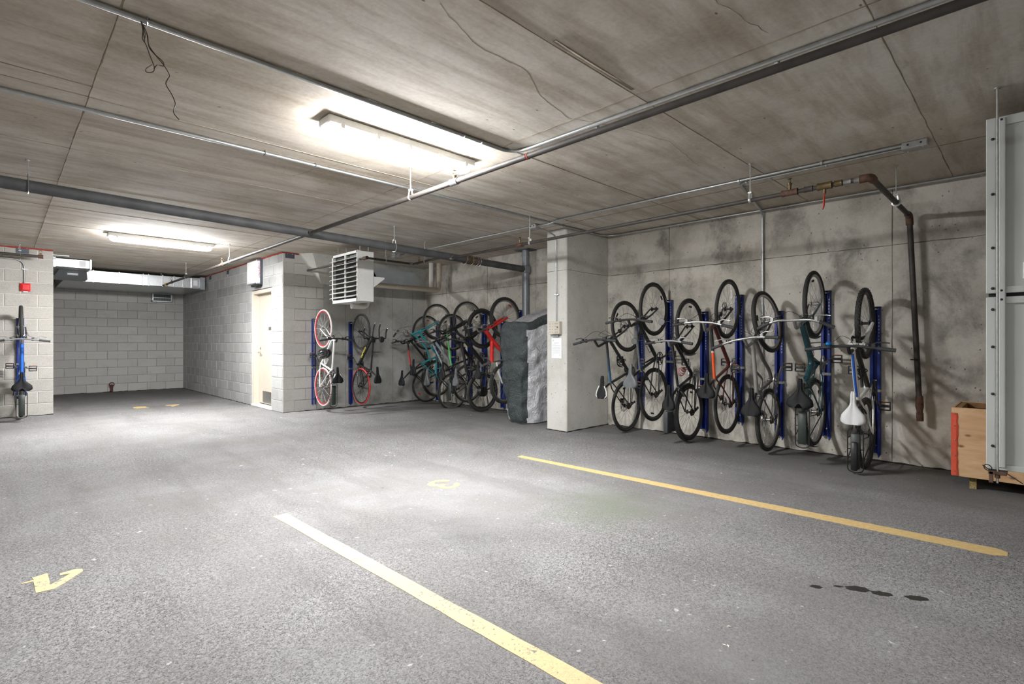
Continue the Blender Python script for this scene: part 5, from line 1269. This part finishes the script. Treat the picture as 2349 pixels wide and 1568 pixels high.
bicycle('ice grey bike with pale diagonal tubes, third from the alcove corner', RW(7.665, .30, .345), wb=1.10, head=(.90, .47), bb=(.45, -.06), st=(.34, .36), sad=(.28, .58), bar=(.93, .62), frame=M_BLACK, fork=M_BLACK,
        tubes=[('top_tube', [(.89, .45), (.55, .25), (.44, .20)], .016, ICE, 0), ('down_tube', [(.92, .39), (.50, .02), (.45, -.05)], .023, ICE, 0)],
        rim=M_ALU, saddle='sport', sadmat=DGREY, bars='riser', barw=.62, barmat=BARA, crank=rad(20), fender=None)
bicycle('black bike with a bright green top tube in the alcove', RW(7.22, .478, .345), wb=1.13, head=(.90, .50), bb=(.45, -.06), st=(.32, .37), sad=(.24, .57), bar=(.93, .62), frame=M_BLACK, top=GREEN, tr=.014, dr=.03, fork=M_BLACK, susp=True,
        rim=M_ALU, saddle='sport', bars='flat', barw=.62, crank=rad(200), rack=True)
bicycle('black fat-tyred electric bike with a thin red stripe in the alcove', RW(6.81, .355, .352), R=.352, r=.030, wb=1.10, head=(.87, .49), bb=(.47, -.07), st=(.33, .36), sad=(.27, .60), bar=(.91, .66), frame=M_BLACK, fork=M_BLACK, susp=True,
        tubes=[('top_tube', [(.86, .47), (.36, .36)], .026, M_BLACK, 0), ('down_tube', [(.90, .40), (.47, -.05)], .036, M_BLACKG, 0), ('red_stripe', [(.84, .372), (.52, .045)], .006, REDF, 0)],
        saddle='race', sadmat=DGREY, bars='flat', barw=.64, crank=rad(170), motor=True, spoke=M_SPOKEB, disc=True)
# red full-suspension frame: one deep beam and a short mast
bicycle('red full-suspension mountain bike with lettered beam beside the silver cover', RW(6.245, .533, .345), r=.026, knob=True, wb=1.09, head=(.88, .47), hl=.11, bb=(.40, -.02), st=(.31, .50), sad=(.235, .61), bar=(.92, .64), kind='y', frame=REDF, fork=REDF, susp=REDF,
        tubes=[('main_beam', [(.88, .44), (.70, .28), (.56, .10)], .036, REDF, .1), ('mast', [(.70, .30), (.36, .30)], .032, REDF, 0), ('seat_tube', [(.36, .33), (.31, .50)], .018, M_ALU, 0), ('lower_link', [(.56, .10), (.40, -.02), (.36, .26)], .016, M_ALU, .05), ('swing_arm', [(.38, .20), (.20, .16), (.0, .06), (0, 0)], .014, WHITEF, .1), ('swing_arm', [(.40, -.02), (.2, -.03), (0, 0)], .012, WHITEF, .05)],
        rim=M_ALU, saddle='race', sadmat=M_SADDLE, post=M_ALU, bars='riser', barw=.62, barmat=BARA, crank=rad(160), reflect=M_REDR, decal=(5, .055, SLET, -1, 'down'))
# wall behind the heater
def BW(x, z, R=.34, gap=.06): return (x, YB - .001 - gap - R, z - R)
h1, _ = bicycle('white road bike with white tyres, red rims and a rear rack on the block wall', BW(4.0, .442, .335), 'B', R=.335, r=.014, wb=1.01, head=(.80, .42), bb=(.40, -.06), st=(.294, .34), sad=(.215, .55), bar=(.835, .52), frame=WHITEF, fork=WHITEF, stays=WHITEF,
        rim=plain('red_rim', (176, 60, 66), .35, .2), tyre=WTYRE, deep=False, ns=20, spoke=plain('white_spoke', (220, 220, 218), .4), saddle='split', sadside=WHITEF, bars='flat', barw=.60, crank=rad(150), rack=True, lock=(WHITEF, (.46, .12)), dr=.022)
bicycle('black racing bike with aero bars, yellow lettering and a red rear tyre', BW(4.715, .408, .335), 'B', R=.335, r=.013, wb=1.005, head=(.83, .43), bb=(.40, -.07), st=(.29, .36), sad=(.22, .60), bar=(.875, .50), frame=M_BLACKG, rim=M_BLACK, tyre2=REDT, ns=24, spoke=M_SPOKEB,
        saddle='race', bars='drop', barw=.42, crank=rad(140), dr=.026, decal=('cervelo', .085, YELL, 1, 'down'), reflect=None)
bicycle('bright blue bike with black rack hung edge-on at the far left', (.235, YP - .061 - .345, .375 - .345), 'B', r=.024, wb=1.08, head=(.85, .47), bb=(.445, -.065), st=(.315, .37), sad=(.24, .58), bar=(.89, .62), frame=BLUEB, top=BLUEB, down=BLUEB, tr=.024, dr=.026, fork=M_BLACK,
        rim=M_ALU, saddle='wide', bars='flat', barw=.62, barmat=BARA, crank=rad(96), rack=True, kick=True)

# helmet hung on the white bike
hm = thing('bike_helmet', 'glossy black vented cycling helmet hanging on the white bike', 'helmet', (3.93, 8.52, 1.02))
rings = []
for i in range(9):
    t = i / 8 * PI / 2 * 1.08
    rings.append([(-.115 * math.sin(t) * math.cos(2 * PI * k / 18), .085 * math.sin(t) * math.sin(2 * PI * k / 18), .10 * math.cos(t)) for k in range(18)])
HM = Matrix.Rotation(rad(62), 4, 'X') @ Matrix.Rotation(rad(-40), 4, 'Y')
MB().loft(rings, caps=True).build('shell', plain('gloss_helmet', (26, 27, 30), .15, coat=.8), hm, 60, M=HM)
for k in range(5):
    a = -.06 + .03 * k
    MB().tube([(-.095, a * .7, .055), (-.03, a, .101 - abs(a) * .35), (.05, a * .9, .09 - abs(a) * .4)], .007, 6).build('vent_rib', M_BLACK, hm, 50, M=HM)
MB().tube(bend([(-.06, -.08, 0), (-.02, -.05, -.10), (0, .0, -.13), (-.02, .05, -.10), (-.06, .08, 0)], .05), .004, 5).build('strap', M_BLACK, hm, 50, M=HM)

# ------------------------------------------------------------------ draped bike cover
cv = thing('bike_cover', 'silver and dark grey fabric cover draped over a hung bike beside the pillar', 'bike cover', (5.9, 5.55, 0))
M_SILV = m_fabric('silver_cloth', (206, 206, 210), .32, .2)
M_DCLO = m_fabric('dark_cloth', (58, 66, 66), .45, .0, .8)
def cover_ring(z, n=72):
    t = min(1, z / 1.5)
    xl = 5.52 - .16 * t ** .6; xr = 6.34
    yc = 5.52 - .08 * t; half = .25 + .05 * math.sin(t * PI * .7)
    out = []
    for k in range(n):
        a = 2 * PI * (k + .5) / n
        ca, sa = math.cos(a), math.sin(a)
        ux = abs(ca) ** .5 * (1 if ca > 0 else -1); uy = abs(sa) ** .5 * (1 if sa > 0 else -1)
        x = (xl + xr) / 2 + ux * (xr - xl) / 2; y = yc + uy * half
        sd = 1 if sa > 0 else -1
        nz = noise.noise(Vector((x * 3.2, y * 2.4 + sd, z * 1.8))) * .075 + noise.noise(Vector((x * 7 + z * 3, sd * 3, z * 6 - x * 4))) * .034 + noise.noise(Vector((x * 17 + z * 9, y * 9, z * 14))) * .012
        fold = .022 * math.sin(x * 19 + z * 3.5 + sd) * (1 - .4 * t)
        y += (nz + fold) * sd * min(1, abs(sa) * 2.0); x += (nz + .02 * math.sin(y * 26 + z * 4)) * .7 * (-1 if ca < 0 else .2)
        out.append([x, y, z])
    return out
NL = 44
levels = [0.004] + [.02 + 1.46 * i / NL for i in range(NL + 1)]
RG = [cover_ring(z) for z in levels]
def sag(x): return .22 * max(0, (x - 5.30) / 1.0) ** 1.3 - .05 * math.sin(max(0, min(1, (x - 5.30) / .45)) * PI)
for i in range(len(levels)):
    if levels[i] > 1.0:
        f_ = (levels[i] - 1.0) / .48
        for p in RG[i]: p[2] += f_ * sag(p[0])
for j, (dz, k_) in enumerate(((.035, .93), (.055, .72), (.062, .38))):
    base = cover_ring(1.48); cxm, cym = 5.85, 5.44
    RG.append([[cxm + (x - cxm) * (1 - .03 * (j + 1)), cym + (y - cym) * k_, 1.48 + dz + sag(x)] for x, y, z in base])
for p in RG[0]: p[2] = .004
dk, sv = [], []
n = len(RG[0]); VS = [tuple(v) for r_ in RG for v in r_]
for i in range(len(RG) - 1):
    for k in range(n):
        l = (k + 1) % n; q = (i * n + k, i * n + l, (i + 1) * n + l, (i + 1) * n + k)
        c = sum((Vector(VS[a]) for a in q), Vector()) / 4
        ca = math.cos(2 * PI * (k + 1) / n)
        dark = (ca < -.66 + .06 * math.sin(c.z * 3.1) and i < len(levels)) or len(levels) - 3 <= i <= len(levels)
        (dk if dark else sv).append(q)
sv.append(tuple((len(RG) - 1) * n + k for k in range(n)))
MB().add(VS, sv).build('silver_panel', M_SILV, cv, 70, M=Matrix.Translation((-5.9, -5.55, 0)))
MB().add(VS, dk).build('dark_panel', M_DCLO, cv, 70, M=Matrix.Translation((-5.9, -5.55, 0)))
hem = [Vector(VS[k]) for k in range(n)]
MB().tube(hem, .008, 5, closed=True).build('hem', M_DCLO, cv, 60, M=Matrix.Translation((-5.9, -5.55, .004)))
